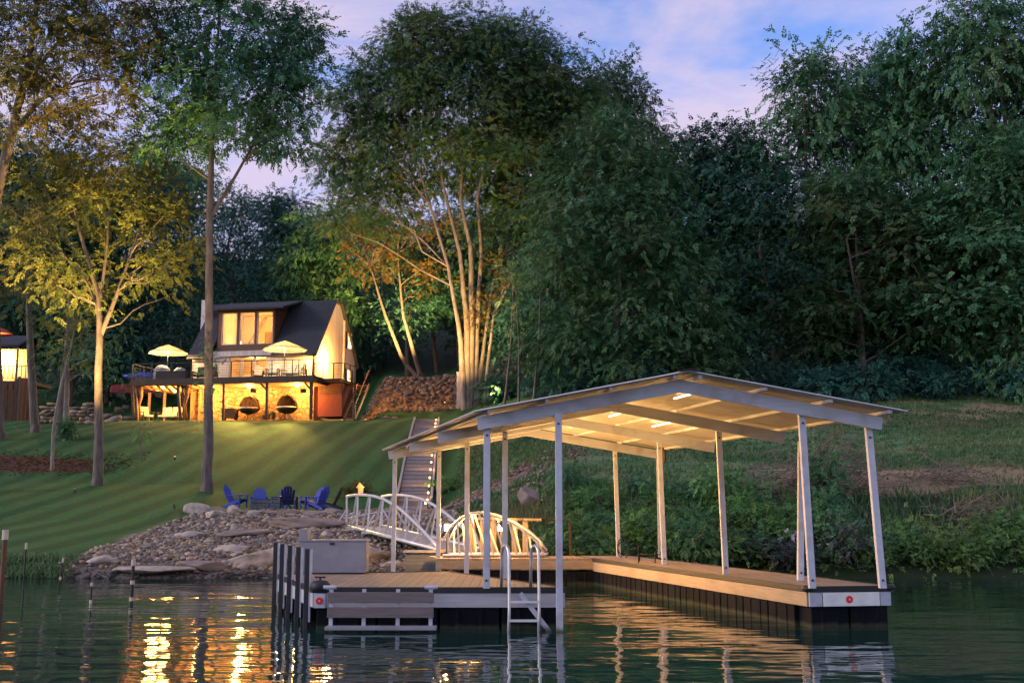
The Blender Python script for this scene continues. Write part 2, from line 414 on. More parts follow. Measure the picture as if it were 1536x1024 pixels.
# ------------------------------------------------------------------ ground, water, sky, camera
def build_ground():
    xs = np.unique(np.concatenate([np.arange(-34, 34.01, .4), np.arange(-110, -34, 2.5), np.arange(34, 110, 2.5), [-400, -250, -160, 110, 160, 250, 400]]))
    ys = np.unique(np.concatenate([[-60, -20, 0, 12, 20, 24], np.arange(26, 62, .4), np.arange(62, 100, .7), np.arange(100, 200, 3), [200, 240, 300, 400, 600]]))
    X, Y = np.meshgrid(xs, ys)
    Z = zg(X, Y)
    V = np.stack([X, Y, Z], -1).reshape(-1, 3)
    nx, ny = len(xs), len(ys)
    i = np.arange((ny - 1) * nx).reshape(ny - 1, nx)[:, :-1].ravel()
    faces = np.stack([i, i + 1, i + 1 + nx, i + nx], 1)
    o = np_mesh('ground', V, 4, None, faces=faces, smooth=True) if False else None
    me = bpy.data.meshes.new('ground')
    me.from_pydata(V.tolist(), [], faces.tolist())
    q = X / np.maximum(Y, 5) * 1680 + 768
    w = lump(X * 1.7, Y * 1.7) * .5
    gravel = sm(X + w * .6, -12.2, -11.5) * (1 - sm(X + w, .6, 2.2)) * (1 - sm(Y + w * .6, 43.2, 44.4))
    gravel = np.maximum(gravel, sm(q, 535, 560) * (1 - sm(q, 770, 800)) * sm(Y + w, 80.3, 81.2) * (1 - sm(Y, 91, 92)))
    mulch = (1 - sm(X + w * 1.5, -20.2, -18)) * sm(Y + w * .9, 52.2, 53.0) * (1 - sm(Y + w * 1.4, 54.6, 56.4))
    mulch = np.maximum(mulch, sm(X + w, -2.6, -1.8) * (1 - sm(X, 2.2, 3.4)) * sm(Y + w, 41, 42) * (1 - sm(Y + w, 45, 46)))
    field = sm(q + w * 30, 690, 800) * sm(Y, 30, 33)
    dirt = sm(X + w * 2, 7.6, 9.5) * sm(Y + w * 1.4, 34.2, 35.6) * (1 - sm(Y + w * 2.2, 37.5, 40.5))
    dirt = np.maximum(dirt, .9 * sm(X + w * 2, 14, 17) * sm(Y + w * 3, 51, 55) * (1 - sm(Y + w * 3, 60, 66)))
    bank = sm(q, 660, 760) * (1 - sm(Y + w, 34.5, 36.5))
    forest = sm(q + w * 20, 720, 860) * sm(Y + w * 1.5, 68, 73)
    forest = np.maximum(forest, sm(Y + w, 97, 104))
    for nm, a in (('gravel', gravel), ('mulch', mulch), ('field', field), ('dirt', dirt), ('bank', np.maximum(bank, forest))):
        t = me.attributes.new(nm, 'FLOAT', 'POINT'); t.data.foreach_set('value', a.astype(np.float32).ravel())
    me.polygons.foreach_set('use_smooth', [True] * len(me.polygons))
    m, nt, out = nodes('ground_cover')
    b = N(nt, 'ShaderNodeBsdfPrincipled'); L(nt, b.outputs[0], out.inputs[0]); b.inputs['Roughness'].default_value = .9
    b.inputs['Specular IOR Level'].default_value = .15
    co = coords(nt)
    n1 = noise(nt, co, .5, 5); n2 = noise(nt, co, 5, 6, .7); n3 = noise(nt, co, 22, 4, .7)
    # mown lawn with alternating mower passes
    sp = N(nt, 'ShaderNodeSeparateXYZ'); L(nt, coords(nt, (1, 1, 1), (0, 0, math.radians(5))), sp.inputs[0])
    st = mathn(nt, 'SINE', mathn(nt, 'ADD', mathn(nt, 'MULTIPLY', sp.outputs[0], 2 * PI / 1.55), mathn(nt, 'MULTIPLY', n1, 1.6)))
    lawn = mixc(nt, ramp(nt, mathn(nt, 'ADD', mathn(nt, 'MULTIPLY', n2, .6), mathn(nt, 'MULTIPLY', n3, .4)), .35, .65), (.019, .072, .022), (.05, .148, .042))
    stripe = mixc(nt, ramp(nt, st, -.6, .6), (.68, .72, .68), (1.18, 1.14, 1.05))
    mul = N(nt, 'ShaderNodeMix'); mul.data_type = 'RGBA'; mul.blend_type = 'MULTIPLY'; mul.inputs[0].default_value = 1
    L(nt, lawn, mul.inputs[6]); L(nt, stripe, mul.inputs[7]); lawn = mul.outputs[2]
    lawn = mixc(nt, mathn(nt, 'MULTIPLY', ramp(nt, n1, .52, .72), .5), lawn, (.06, .1, .028))
    fieldc = mixc(nt, ramp(nt, noise(nt, coords(nt, (.35, 1, 1)), .9, 6, .65), .38, .62), (.05, .14, .05), (.18, .23, .1))
    def attr(nm): return N(nt, 'ShaderNodeAttribute', attribute_name=nm).outputs['Fac']
    def edge(a): return ramp(nt, mathn(nt, 'ADD', a, mathn(nt, 'MULTIPLY', mathn(nt, 'SUBTRACT', n2, .5), .9)), .35, .65)
    col = mixc(nt, edge(attr('field')), lawn, fieldc)
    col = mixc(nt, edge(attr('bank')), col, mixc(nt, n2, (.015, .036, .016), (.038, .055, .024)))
    col = mixc(nt, edge(attr('dirt')), col, mixc(nt, ramp(nt, n3, .3, .7), (.16, .12, .065), (.42, .31, .17)))
    col = mixc(nt, ramp(nt, mathn(nt, 'ADD', attr('mulch'), mathn(nt, 'MULTIPLY', mathn(nt, 'SUBTRACT', noise(nt, co, 1.3, 6, .75), .5), 2.4)), .4, .75), col, mixc(nt, ramp(nt, n3, .3, .7), (.045, .02, .012), (.13, .062, .035)))
    col = mixc(nt, edge(attr('gravel')), col, mixc(nt, ramp(nt, n3, .3, .7), (.08, .065, .05), (.26, .22, .18)))
    L(nt, col, b.inputs['Base Color'])
    bp = N(nt, 'ShaderNodeBump'); bp.inputs['Strength'].default_value = .8; bp.inputs['Distance'].default_value = .08
    L(nt, mathn(nt, 'ADD', n2, mathn(nt, 'MULTIPLY', n3, .6)), bp.inputs['Height']); L(nt, bp.outputs[0], b.inputs['Normal'])
    me.materials.append(m)
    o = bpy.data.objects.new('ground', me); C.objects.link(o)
    tag(o, kind='structure')

def build_water():
    m, nt, out = nodes('lake_water')
    b = N(nt, 'ShaderNodeBsdfPrincipled'); L(nt, b.outputs[0], out.inputs[0])
    b.inputs['Base Color'].default_value = (.011, .038, .028, 1)
    b.inputs['Roughness'].default_value = .03; b.inputs['IOR'].default_value = 1.42; b.inputs['Specular IOR Level'].default_value = .5
    co = coords(nt, (.6, 1.35, 1))
    a = noise(nt, co, .85, 2, .5)
    c = noise(nt, coords(nt, (.6, 1.7, 1), (0, 0, .12)), 2.5, 2, .5)
    d = noise(nt, coords(nt, (.6, 1.2, 1), (0, 0, -.2)), .33, 1, .5)
    calm = ramp(nt, noise(nt, coords(nt, (.5, 1, 1)), .11, 2), .35, .65)
    h = mathn(nt, 'ADD', mathn(nt, 'ADD', a, mathn(nt, 'MULTIPLY', c, .24)), mathn(nt, 'MULTIPLY', d, 1.2))
    h = mathn(nt, 'MULTIPLY', h, mathn(nt, 'ADD', mathn(nt, 'MULTIPLY', calm, .6), .5))
    bp = N(nt, 'ShaderNodeBump'); bp.inputs['Strength'].default_value = 1; bp.inputs['Distance'].default_value = WAVE
    L(nt, h, bp.inputs['Height']); L(nt, bp.outputs[0], b.inputs['Normal'])
    mb = MB(); mb.add([(-400, -60, 0), (400, -60, 0), (400, 33, 0), (-400, 33, 0)], [(0, 1, 2, 3)])
    o = mb.build('lake', m, origin=(0, 0, 0)); tag(o, kind='structure')

WAVE = .04
SKY_STRENGTH, SUN_ELEV, SUN_AZ, EXPO = .06, 14.0, -100.0, 2.25

def build_sky():
    w = bpy.data.worlds.new('World'); bpy.context.scene.world = w; w.use_nodes = True
    nt = w.node_tree; nt.nodes.clear()
    out = nt.nodes.new('ShaderNodeOutputWorld'); bg = nt.nodes.new('ShaderNodeBackground')
    sk = nt.nodes.new('ShaderNodeTexSky'); sk.sky_type = 'NISHITA'; sk.sun_disc = False
    sk.sun_elevation = math.radians(SUN_ELEV); sk.sun_rotation = math.radians(SUN_AZ)
    sk.air_density = 1.0; sk.dust_density = .6; sk.ozone_density = 2.5
    tc = nt.nodes.new('ShaderNodeTexCoord'); mp = nt.nodes.new('ShaderNodeMapping')
    mp.inputs['Scale'].default_value = (2.2, 2.2, 7.5); mp.inputs['Rotation'].default_value = (.06, .2, .3); mp.inputs['Location'].default_value = (3.3, 1.2, .4)
    L(nt, tc.outputs['Generated'], mp.inputs[0])
    n = noise(nt, mp.outputs[0], 1.35, 7, .58); n.node.inputs['Distortion'].default_value = .5
    mask = ramp(nt, n, .36, .6)
    tint = N(nt, 'ShaderNodeMix'); tint.data_type = 'RGBA'; tint.blend_type = 'MULTIPLY'; tint.inputs[0].default_value = 1
    L(nt, sk.outputs[0], tint.inputs[6]); tint.inputs[7].default_value = (.9, .88, 1.2, 1)
    col = mixc(nt, mathn(nt, 'MULTIPLY', mask, .85), tint.outputs[2], CLOUD)
    L(nt, col, bg.inputs[0]); bg.inputs[1].default_value = SKY_STRENGTH
    L(nt, bg.outputs[0], out.inputs[0])
CLOUD = (2.85, 2.35, 2.95)

def build_sun():
    l = bpy.data.lights.new('sun', 'SUN'); l.energy = SUN_E; l.angle = math.radians(15); l.color = (1, .9, .88)
    o = bpy.data.objects.new('sun', l); C.objects.link(o)
    el, az = math.radians(SUN_ELEV + 8), math.radians(SUN_AZ)
    d = Vector((math.sin(az) * math.cos(el), math.cos(az) * math.cos(el), math.sin(el)))   # towards the sun
    o.rotation_euler = d.to_track_quat('Z', 'Y').to_euler()
    o.location = d * 60
SUN_E = .27

def build_camera():
    cd = bpy.data.cameras.new('camera'); o = bpy.data.objects.new('camera', cd); C.objects.link(o)
    cd.sensor_width = 36; cd.lens = F / 1536 * 36; cd.clip_end = 2000; cd.clip_start = .1
    o.location = (0, 0, CAMH); o.rotation_euler = (PI / 2 + PITCH, 0, 0)
    sc = bpy.context.scene; sc.camera = o
    sc.view_settings.view_transform = 'Standard'; sc.view_settings.look = 'None'
    sc.view_settings.exposure = EXPO; sc.view_settings.gamma = 1
    try:
        sc.cycles.use_denoising = True; sc.cycles.denoiser = 'OPENIMAGEDENOISE'
    except Exception: pass
    sc.cycles.max_bounces = 6; sc.cycles.diffuse_bounces = 3; sc.cycles.glossy_bounces = 4
    sc.cycles.transparent_max_bounces = 8; sc.cycles.sample_clamp_indirect = 6; sc.cycles.caustics_reflective = False

def lamp(name, loc, watts, color=WARM, r=.06, spot=None, target=None, blend=.6, parent=None):
    l = bpy.data.lights.new(name, 'SPOT' if spot else 'POINT'); l.energy = watts; l.color = color; l.shadow_soft_size = r
    o = bpy.data.objects.new(name, l); C.objects.link(o); o.location = loc
    if spot:
        l.spot_size = math.radians(spot); l.spot_blend = blend
        o.rotation_euler = (Vector(loc) - Vector(target)).to_track_quat('Z', 'Y').to_euler()
    if parent is not None:
        o.parent = parent; o.location = Vector(loc) - ORG[parent]
    return o

# ------------------------------------------------------------------ foliage
def unit(a): return a / np.maximum(np.linalg.norm(a, axis=1, keepdims=True), 1e-6)

def leaf_cloud(centres, out_dir, per, sig, size, rng, droop=.35, aspect=.5, tone_c=None):
    """leafy sprays round clump centres: each spray is a twig of leaves sharing one tilt; returns 4 vertices per leaf and a tone per vertex"""
    n = len(centres); K = 9; S = max(1, round(per / K)); m = n * S
    rep = lambda a: np.repeat(a, S, 0)
    c, od, cs = rep(centres), rep(out_dir), rep(rng.uniform(.65, 1.4, (n, 1)))
    off = rng.normal(size=(m, 3)) * np.array(sig) * cs
    off[:, 2] -= droop * (off[:, 0] ** 2 + off[:, 1] ** 2) / max(sig[0], .05) * .5
    p0 = c + off + od * np.abs(rng.normal(size=(m, 1))) * sig[0] * .5
    A = unit(unit(off + od * sig[0] * .7) * .9 + rng.normal(size=(m, 3)) * .35 + np.array([0, 0, -.28]))
    nr = unit(np.array([0, 0, .85]) + rng.normal(size=(m, 3)) * .38 + od * .45)
    B = unit(np.cross(nr, A)); nr = np.cross(A, B)
    sl = size * rng.uniform(.7, 1.35, (m, 1))
    Vs = []
    for k in range(K):
        t = (k // 2 + .4) / (K / 2); sd = 0 if k == K - 1 else (1 if k % 2 else -1)
        s = sl * rng.uniform(.75, 1.2, (m, 1)) * (1 - .25 * t)
        ax = unit(A * (.75 if sd else 1) + B * sd * .8 + rng.normal(size=(m, 3)) * .2 + np.array([0, 0, -.12 - .25 * t]))
        bx = unit(np.cross(nr + rng.normal(size=(m, 3)) * .18, ax)); w = s * aspect; nn = np.cross(ax, bx)
        p = p0 + A * sl * 2.4 * t + ax * s * .5
        Vs.append(np.stack([p - ax * s / 2, p + bx * w / 2 + nn * w * .15, p + ax * s / 2, p - bx * w / 2 + nn * w * .15], 1))
    V = np.stack(Vs, 1).reshape(-1, 3)
    tc = rep(rng.uniform(0, 1, n) if tone_c is None else tone_c)
    t = np.repeat(tc * .5 + rng.uniform(0, .35, m), K) + rng.uniform(0, .15, m * K)
    return V, np.repeat(t, 4)

def lobes_to_clumps(lobes, rng, jit=.18):
    cs, ds = [], []
    for (cx, cy, cz, rx, ry, rz, n) in lobes:
        d = unit(rng.normal(size=(n, 3)))
        d[:, 2] = np.where(d[:, 2] < -.55, -d[:, 2], d[:, 2])
        r = rng.uniform(.2, 1, (n, 1)) ** .45 * (1 + rng.normal(size=(n, 1)) * jit)
        cs.append(np.array([cx, cy, cz]) + d * r * np.array([rx, ry, rz])); ds.append(d)
    return np.concatenate(cs), np.concatenate(ds)

def stem_pts(a, b, bend, n, rng):
    a, b = np.array(a, float), np.array(b, float)
    t = np.linspace(0, 1, n)[:, None]
    p = a + (b - a) * t
    wob = np.cumsum(rng.normal(size=(n, 3)) * bend, 0); wob[:, 2] *= .2
    wob -= wob[0] + (wob[-1] - wob[0]) * t
    return p + wob

def limbs(mb, stem, radii, targets, rng, r0=.07, n=6):
    """curved limbs from a stem to clump centres"""
    for tg in targets:
        hz = np.hypot(*(tg[:2] - stem[len(stem) // 2][:2]))
        zc = tg[2] - hz * rng.uniform(.5, .9)
        i = int(np.clip(np.searchsorted(stem[:, 2], zc), 1, len(stem) - 1))
        a = stem[i]; mid = (a + tg) / 2 + np.array([0, 0, .12 * hz]) * rng.uniform(-.6, 1.1) + rng.normal(size=3) * .05 * hz
        t = np.linspace(0, 1, n)[:, None]
        pts = (1 - t) ** 2 * a + 2 * t * (1 - t) * mid + t ** 2 * tg
        pts[1:-1] += rng.normal(size=(n - 2, 3)) * .035 * hz
        rr = min(r0, radii[i] * .55)
        mb.tube(pts, list(np.linspace(rr, .012, n)), 5, False)

def tree(name, base, label, group, stems, lobes, per, sig, size, lm, bm, seed, nl=30, droop=.35, limb_r=.08, aspect=.5, twigs=True, cat='tree', jit=.18):
    """stems: list of lists of (x,y,z,r) relative to the base; lobes relative to the base"""
    rng = np.random.default_rng(seed); base = np.array(base, float)
    root = thing(name, tuple(base), label, cat, group)
    mb = MB(); st = []
    for s in stems:
        s = np.array(s, float); k = max(10, len(s) * 3)
        t = np.linspace(0, len(s) - 1, k); ii = np.arange(len(s))
        P = np.stack([np.interp(t, ii, s[:, j]) for j in range(4)], 1)
        P[1:-1, :2] += rng.normal(size=(k - 2, 2)) * P[1:-1, 3:4] * .06
        st.append(P); mb.tube(P[:, :3] + base, list(P[:, 3]), 9, False)
        mb.tube([P[0, :3] + base + np.array([0, 0, -.6]), P[0, :3] + base + np.array([0, 0, .02]), P[0, :3] + base + np.array([0, 0, .45])], [P[0, 3] * 1.25, P[0, 3] * 1.14, P[0, 3] * .98], 9, False)
    c, d = lobes_to_clumps(lobes, rng, jit)
    pick = c[rng.choice(len(c), min(nl, len(c)), False)]
    for tg in pick:
        j = int(np.argmin([np.min(np.hypot(s[:, 0] - tg[0], s[:, 1] - tg[1])) for s in st]))
        limbs(mb, st[j][:, :3] + base, st[j][:, 3], [tg + base], rng, limb_r)
    mb.build('trunk', bm, root, smooth=True)
    V, t = leaf_cloud(c, d, per, sig, size, rng, droop, aspect)
    np_mesh('crown', V + base, 4, lm, root, tone=t)
    return root

def forest_lobes(rng, h, w, kind):
    lo = []
    if kind == 'broad':
        for i in range(15):
            z = rng.uniform(.22, .92) * h
            env = w / 2 * math.sin(PI * (.12 + .8 * (z / h) ** .9)) ** .7
            a = rng.uniform(0, 2 * PI); r = env * rng.uniform(.35, .8)
            s = rng.uniform(.17, .28) * w
            lo.append((r * math.cos(a), r * math.sin(a), z, s, s, s * rng.uniform(.6, .95), 13))
        lo.append((0, 0, h * .86, w * .24, w * .24, h * .13, 30))
    else:      # drooping cone to the ground
        for i in range(18):
            z = (.06 + .86 * (i / 17)) * h
            env = w / 2 * (1 - (z / h) ** 1.7) ** .8 + .4
            for k in range(2):
                a = rng.uniform(0, 2 * PI); r = env * rng.uniform(.4, .72)
                s = .5 * env + .7
                lo.append((r * math.cos(a), r * math.sin(a), z, s, s, s * .75, 15))
    return lo
# ------------------------------------------------------------------ boat dock
DZ = .6
Y0 = 16.7

def lerp(a, b, t): return a + (b - a) * t

def run(p, q, n, gap):
    """split segment p-q into n pieces with a gap between them"""
    d = q - p
    for i in range(n):
        a, b = i / n, (i + 1) / n; g = gap / max(d.length, .01) / 2
        yield p + d * (a + g), p + d * (b - g)

def edge_box(mb, p, q, z0, z1_, th, off):
    """upright strip along p-q whose outer face sits off metres outside the edge (outside = right of p->q)"""
    d = (q - p); d.z = 0; d.normalize(); nrm = Vector((d.y, -d.x, 0))
    a = p + nrm * (off - th / 2); b = q + nrm * (off - th / 2)
    a.z = b.z = (z0 + z1_) / 2
    mb.bar(a, b, th, z1_ - z0)

def build_dock():
    root = thing('boat_dock', (2.0, 20, 0), 'white boat dock with two wooden decks under a corrugated gable roof on posts', 'boat dock')
    FL, FR, BR, BL = atz(472, 881, DZ), atz(845, 881, DZ), atz(668, 856.5, DZ), atz(419, 861.5, DZ)
    RI, RO, RB = atz(1212, 880, DZ), atz(1333, 878.5, DZ), atz(912, 840, DZ)
    dr = (RB - RI); dr = dr / dr.y
    RI2 = RI + dr * (27.9 - RI.y); RO2 = RO + dr * (27.9 - RO.y)
    WA = Vector(((655 - 768) / 1680 * 26.4, 26.4, DZ)); WB = RI + dr * (26.4 - RI.y); WC = Vector((WA.x - .3, 27.9, DZ)); WD = RI2.copy()
    dn = Vector((0, 0, -.045))
    def deck(poly):
        mb = MB(); mb.prism(poly, dn); mb.build('deck', M['deck'], root)
    deck([FL, FR, BR, BL]); deck([RI, RO, RO2, RI2]); deck([WA, WB + Vector((-.004, 0, 0)), WD + Vector((-.004, 0, 0)), WC])
    def strip(name, p, q, z0, z1_, th, off, mat):
        mb = MB(); edge_box(mb, p, q, z0, z1_, th, off); return mb.build(name, mat, root, bevel=.008)
    # rims and fascias, run so that outside is to the right of travel
    for (p, q) in ((FL, FR), (FR, BR), (BL, FL), (RI, RO), (RO, RO2), (RI2, RI), (BR, BL)):
        strip('rim', p, q, DZ - .075, DZ + .012, .05, .045, M['black'])
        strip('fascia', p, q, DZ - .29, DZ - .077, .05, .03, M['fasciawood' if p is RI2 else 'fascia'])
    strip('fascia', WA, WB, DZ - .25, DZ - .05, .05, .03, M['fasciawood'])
    def floats(p, q, n, off=.0):
        for a, b in run(p, q, n, .035):
            d = (b - a).normalized(); nrm = Vector((d.y, -d.x, 0)); mb = MB()
            a2, b2 = a.copy(), b.copy(); a2 += nrm * (off - .25); b2 += nrm * (off - .25)
            a2.z = b2.z = .02; mb.bar(a2, b2, .5, .56)
            for t in (.3, .7):      # moulded ribs
                c = lerp(a, b, t) + nrm * off; c.z = .02
                mb.bar(c - d * .03, c + d * .03, .03, .55)
            mb.build('float', M['float'], root, bevel=.02)
    ins = .42
    def inset(p, q, k):
        d = (q - p).normalized(); return p + d * k, q - d * k
    floats(*inset(FL, FR, .02), 4); floats(*inset(FR, BR, ins), 4); floats(*inset(BL, FL, ins), 4)
    floats(*inset(RI, RO, .02), 2, .0); floats(*inset(RI2, RI, ins), 12); floats(*inset(RO, RO2, ins), 10); floats(WA + Vector((.4, 0, 0)), WB, 5)
    # low float walk carrying the inner left posts
    for i in range(4):
        Y = 21.6 + i * 1.3; x = .696 + (365 - 768) / 1668 * (Y - Y0)
        mb = MB(); mb.box((x - .35, Y, .08), (1.0, 1.2, .5)); mb.build('float', M['float'], root, bevel=.03)
    # end plates and reflectors
    for (p, q, c) in ((RI, RO, atz(1272, 892, .48)),):
        mb = MB(); edge_box(mb, lerp(p, q, .16), lerp(p, q, .86), DZ - .285, DZ - .082, .02, .052); mb.build('end_plate', M['alu'], root)
        for t0, t1 in ((.0, .15), (.87, 1.0)):
            mb = MB(); edge_box(mb, lerp(p, q, t0), lerp(p, q, t1), DZ - .285, DZ - .082, .02, .05); mb.build('corner_plate', M['white'], root)
    def reflector(c):
        pl = MB(); pl.lathe((0, 0, 0), [(.052, 0), (.055, .008), (.05, .016)], 20); pl.xf(Matrix.Translation(c) @ Matrix.Rotation(PI / 2, 4, 'X'))
        o = pl.build('reflector', M['red'], root, smooth=False)
        b = MB(); b.lathe((0, 0, 0), [(.014, 0), (.014, .02)], 10); b.xf(Matrix.Translation(c) @ Matrix.Rotation(PI / 2, 4, 'X'))
        b.build('bolt', M['white'], o)
    reflector(Vector((lerp(RI.x, RO.x, .49), lerp(RI.y, RO.y, .49) - .056, DZ - .185)))
    mb = MB(); mb.box((FL.x + .09, FL.y - .06, DZ - .185), (.17, .03, .21)); mb.build('corner_plate', M['white'], root)
    reflector(Vector((FL.x + .09, FL.y - .08, DZ - .185)))
    # black corner bumper with cleat
    mb = MB(); mb.lathe((FL.x + .08, FL.y + .02, DZ - .05), [(.12, 0), (.15, .04), (.15, .1), (.11, .15), (.03, .165)], 18); o = mb.build('corner_bumper', M['black'], root, smooth=True)
    mb = MB(); mb.tube([(FL.x + .0, FL.y, DZ + .155), (FL.x + .16, FL.y, DZ + .155)], .014, 8); mb.tube([(FL.x + .08, FL.y, DZ + .1), (FL.x + .08, FL.y, DZ + .155)], .016, 8); mb.build('cleat', M['black'], o)
    for c in (RI, RO):
        mb = MB(); mb.lathe((c.x, c.y, DZ - .06), [(.08, 0), (.1, .02), (.1, .065), (.07, .085)], 14); mb.build('corner_bumper', M['black'], root, smooth=True)
    # wooden ladder bumper on the left front
    bx0, bx1 = (497 - 768) / 1668 * Y0, (653 - 768) / 1668 * Y0; by = Y0 - .1
    mb = MB()
    for zc, hh in ((DZ - .115, .15), (DZ - .33, .15)):
        b2 = MB(); b2.box(((bx0 + bx1) / 2, by - .03, zc), (bx1 - bx0, .045, hh)); b2.build('bumper_board', M['taupe'], root, bevel=.006)
    b2 = MB(); b2.box(((bx0 + bx1) / 2 + .02, by - .08, .055), (bx1 - bx0 + .06, .22, .05)); b2.build('bumper_board', M['greybox'], root, bevel=.006)
    for t in (.03, .34, .66, .97):
        b2 = MB(); b2.box((lerp(bx0, bx1, t), by + .02, .3), (.055, .05, .6)); b2.build('bumper_stay', M['white'], root)
    for px in (499, 648):
        x = (px - 768) / 1668 * Y0; b2 = MB(); b2.tube([(x - .09, by, DZ + .03), (x + .1, by, DZ + .03)], .028, 8); b2.box((x, by + .03, DZ + .015), (.1, .09, .03)); b2.build('cleat', M['white'], root)
    # guide posts on the left edge
    for t in (.0, .22, .46, .7, .93):
        p = lerp(BL, FL, t) + Vector((-.07, -.02, 0))
        mb = MB(); mb.box((p.x, p.y, .42), (.075, .11, 1.5)); o = mb.build('guide_post', M['black'], root, bevel=.008)
        mb = MB(); mb.box((p.x + .052, p.y, .62), (.028, .1, 1.08)); mb.build('wear_strip', M['white'], o)
    # ladder
    yl = Y0 - .09
    lad = MB()
    xs = [(764 - 768) / 1668 * Y0, (808 - 768) / 1668 * Y0]
    for x in xs:
        pts = [(x - .02, yl, -.5), (x, yl, .3), (x - .005, yl, 1.02)]
        for k in range(9):
            a = PI * k / 8; pts.append((x - .06 + .055 * math.cos(a) + .0, yl + .13 - .13 * math.cos(a), 1.08 + .15 * math.sin(a)))
        pts += [(x - .115, yl + .28, .95), (x - .12, yl + .3, DZ + .0)]
        lad.tube(pts, .024, 10)
    lo = lad.build('ladder', M['alu'], root, smooth=True)
    for z in (.42, .15, -.1):
        mb = MB(); mb.box((sum(xs) / 2, yl, z), (xs[1] - xs[0], .07, .035)); mb.build('rung', M['alu'], lo)
    mb = MB(); mb.bar((xs[0] + .16, Y0 - .055, .54), (xs[1] + .22, Y0 - .055, -.1), .07, .03, up=(0, -1, 0)); mb.build('brace', M['white'], root)

    # roof frames
    YS = [16.7, 20.13, 23.57, 27.0]
    kx = lambda px, vp: (lambda Y: (px - 768) / 1668 * Y0 + (vp - 768) / 1668 * (Y - Y0))
    LI, LO, RIx, ROx = kx(838, 365), kx(730, 365), kx(1210, 460), kx(1316, 460)
    PK, LE, RE = kx(1024, 410), kx(714, 365), kx(1330, 455)
    zpk, zend, bd = at(1024, 569, Y0).z, at(716, 625.5, Y0).z, .2
    def ztop(x, Y):
        pk = PK(Y); e = LE(Y) if x < pk else RE(Y)
        return lerp(zpk, zend, abs(x - pk) / abs(e - pk))
    for Y in YS:
        for e in (LE(Y), RE(Y)):
            pk = PK(Y); mb = MB()
            P = [(pk, zpk), (e, zend), (e + (.03 if e < pk else -.03), zend - bd), (pk, zpk - bd)]
            mb.prism([(x, Y - .04, z) for x, z in P], (0, .07, 0)); mb.build('rafter', M['beam'], root, bevel=.006)
    def post(x0, y0, zb, x1, y1, zt, w=.1):
        mb = MB(); h = w / 2
        b = [(x0 + a * h, y0 + c * h, zb) for a, c in ((-1, -1), (1, -1), (1, 1), (-1, 1))]
        t = [(x1 + a * h, y1 + c * h, zt) for a, c in ((-1, -1), (1, -1), (1, 1), (-1, 1))]
        mb.hexa([Vector(q) for q in b + t]); o = mb.build('post', M['white'], root, bevel=.006)
        for z in (zb + .12, zt - .16):
            t_ = (z - zb) / (zt - zb); q = (lerp(x0, x1, t_), lerp(y0, y1, t_) - h - .004, z)
            mb = MB(); mb.box(q, (.03, .012, .03)); mb.build('bolt', M['black'], o)
        return o
    zl = [DZ, .5, .38, .3]
    for i, Y in enumerate(YS):
        yo = Y + (.1 if i == 0 else .09); xi = LI(Y)
        post(xi, Y - .095 if i == 0 else yo, -.4 if i == 0 else zl[i] - .2, xi - (.0), yo - .19 if i == 0 else yo, ztop(xi, Y) - bd + .02)
        if i in (0, 3):
            x = LO(Y); post(x, yo if i else Y + .08, DZ if i == 0 else .0, x, yo if i else Y + .08, ztop(x, Y) - bd + .06)
        x = RIx(Y); post(x + .06, yo, DZ, x, yo, ztop(x, Y) - bd + .05)
        if i == 0:
            x = ROx(Y); post(x + .05, yo, DZ, x - .05, yo, ztop(x, Y) - bd + .03)
        if i == 1:
            x = at(1203, 655, Y).x; xf = atz(1193, 868, DZ).x; post(xf, 18.6, DZ, x, yo, ztop(x, Y) - bd + .1)
        if i == 3:
            x = ROx(Y); post(x, yo, DZ, x, yo, ztop(x, Y) - bd + .05, .09)
    # purlins and lights
    yr0, yr1 = 16.33, 27.5
    eL0, eL1, eR0, eR1 = at(712, 616, yr0).x, at(573, 675, yr1).x, at(1362, 617, yr0).x, at(1000, 668, yr1).x
    zr, ze = at(1035, 556, yr0).z, at(712, 616.5, yr0).z
    def sheet_pt(side, s, Y, dz=0.0):
        t = (Y - yr0) / (yr1 - yr0); pk = PK(Y)
        e = lerp(eL0, eL1, t) if side < 0 else lerp(eR0, eR1, t)
        return Vector((lerp(pk, e, s), Y, lerp(zr, ze, s) + dz))
    for side in (-1, 1):
        for s in (.06, .36, .66, .93):
            mb = MB(); mb.bar(sheet_pt(side, s, yr0 + .05, -.045), sheet_pt(side, s, yr1 - .05, -.045), .045, .05); mb.build('purlin', M['beam'], root)
        # corrugated sheet
        n = int((yr1 - yr0) / .15 * 6); vs = []; fs = []
        for i in range(n + 1):
            Y = lerp(yr0, yr1, i / n); w = .016 * math.sin(2 * PI * i / 6)
            vs += [sheet_pt(side, .0, Y, w), sheet_pt(side, 1.0, Y, w), sheet_pt(side, 1.0, Y, w - .006), sheet_pt(side, 0, Y, w - .006)]
        for i in range(n):
            a, b = 4 * i, 4 * i + 4
            fs += [(a, a + 1, b + 1, b), (a + 3, b + 3, b + 2, a + 2), (a + 1, a + 2, b + 2, b + 1)]
        fs += [(0, 3, 2, 1), (4 * n, 4 * n + 1, 4 * n + 2, 4 * n + 3)]
        mb = MB(); mb.add(vs, fs); mb.build('roof_sheet', M['sheet'], root)
    mb = MB()
    a, b = sheet_pt(1, 0, yr0 - .03, .03), sheet_pt(1, 0, yr1 + .03, .03)
    for sg in (-1, 1):
        mb.hexa([a + Vector((0, 0, -.012)), a + Vector((sg * .14, 0, -.035)), b + Vector((sg * .14, 0, -.035)), b + Vector((0, 0, -.012)), a, a + Vector((sg * .14, 0, -.025)), b + Vector((sg * .14, 0, -.025)), b])
    mb.build('ridge_cap', M['trimwood'], root)
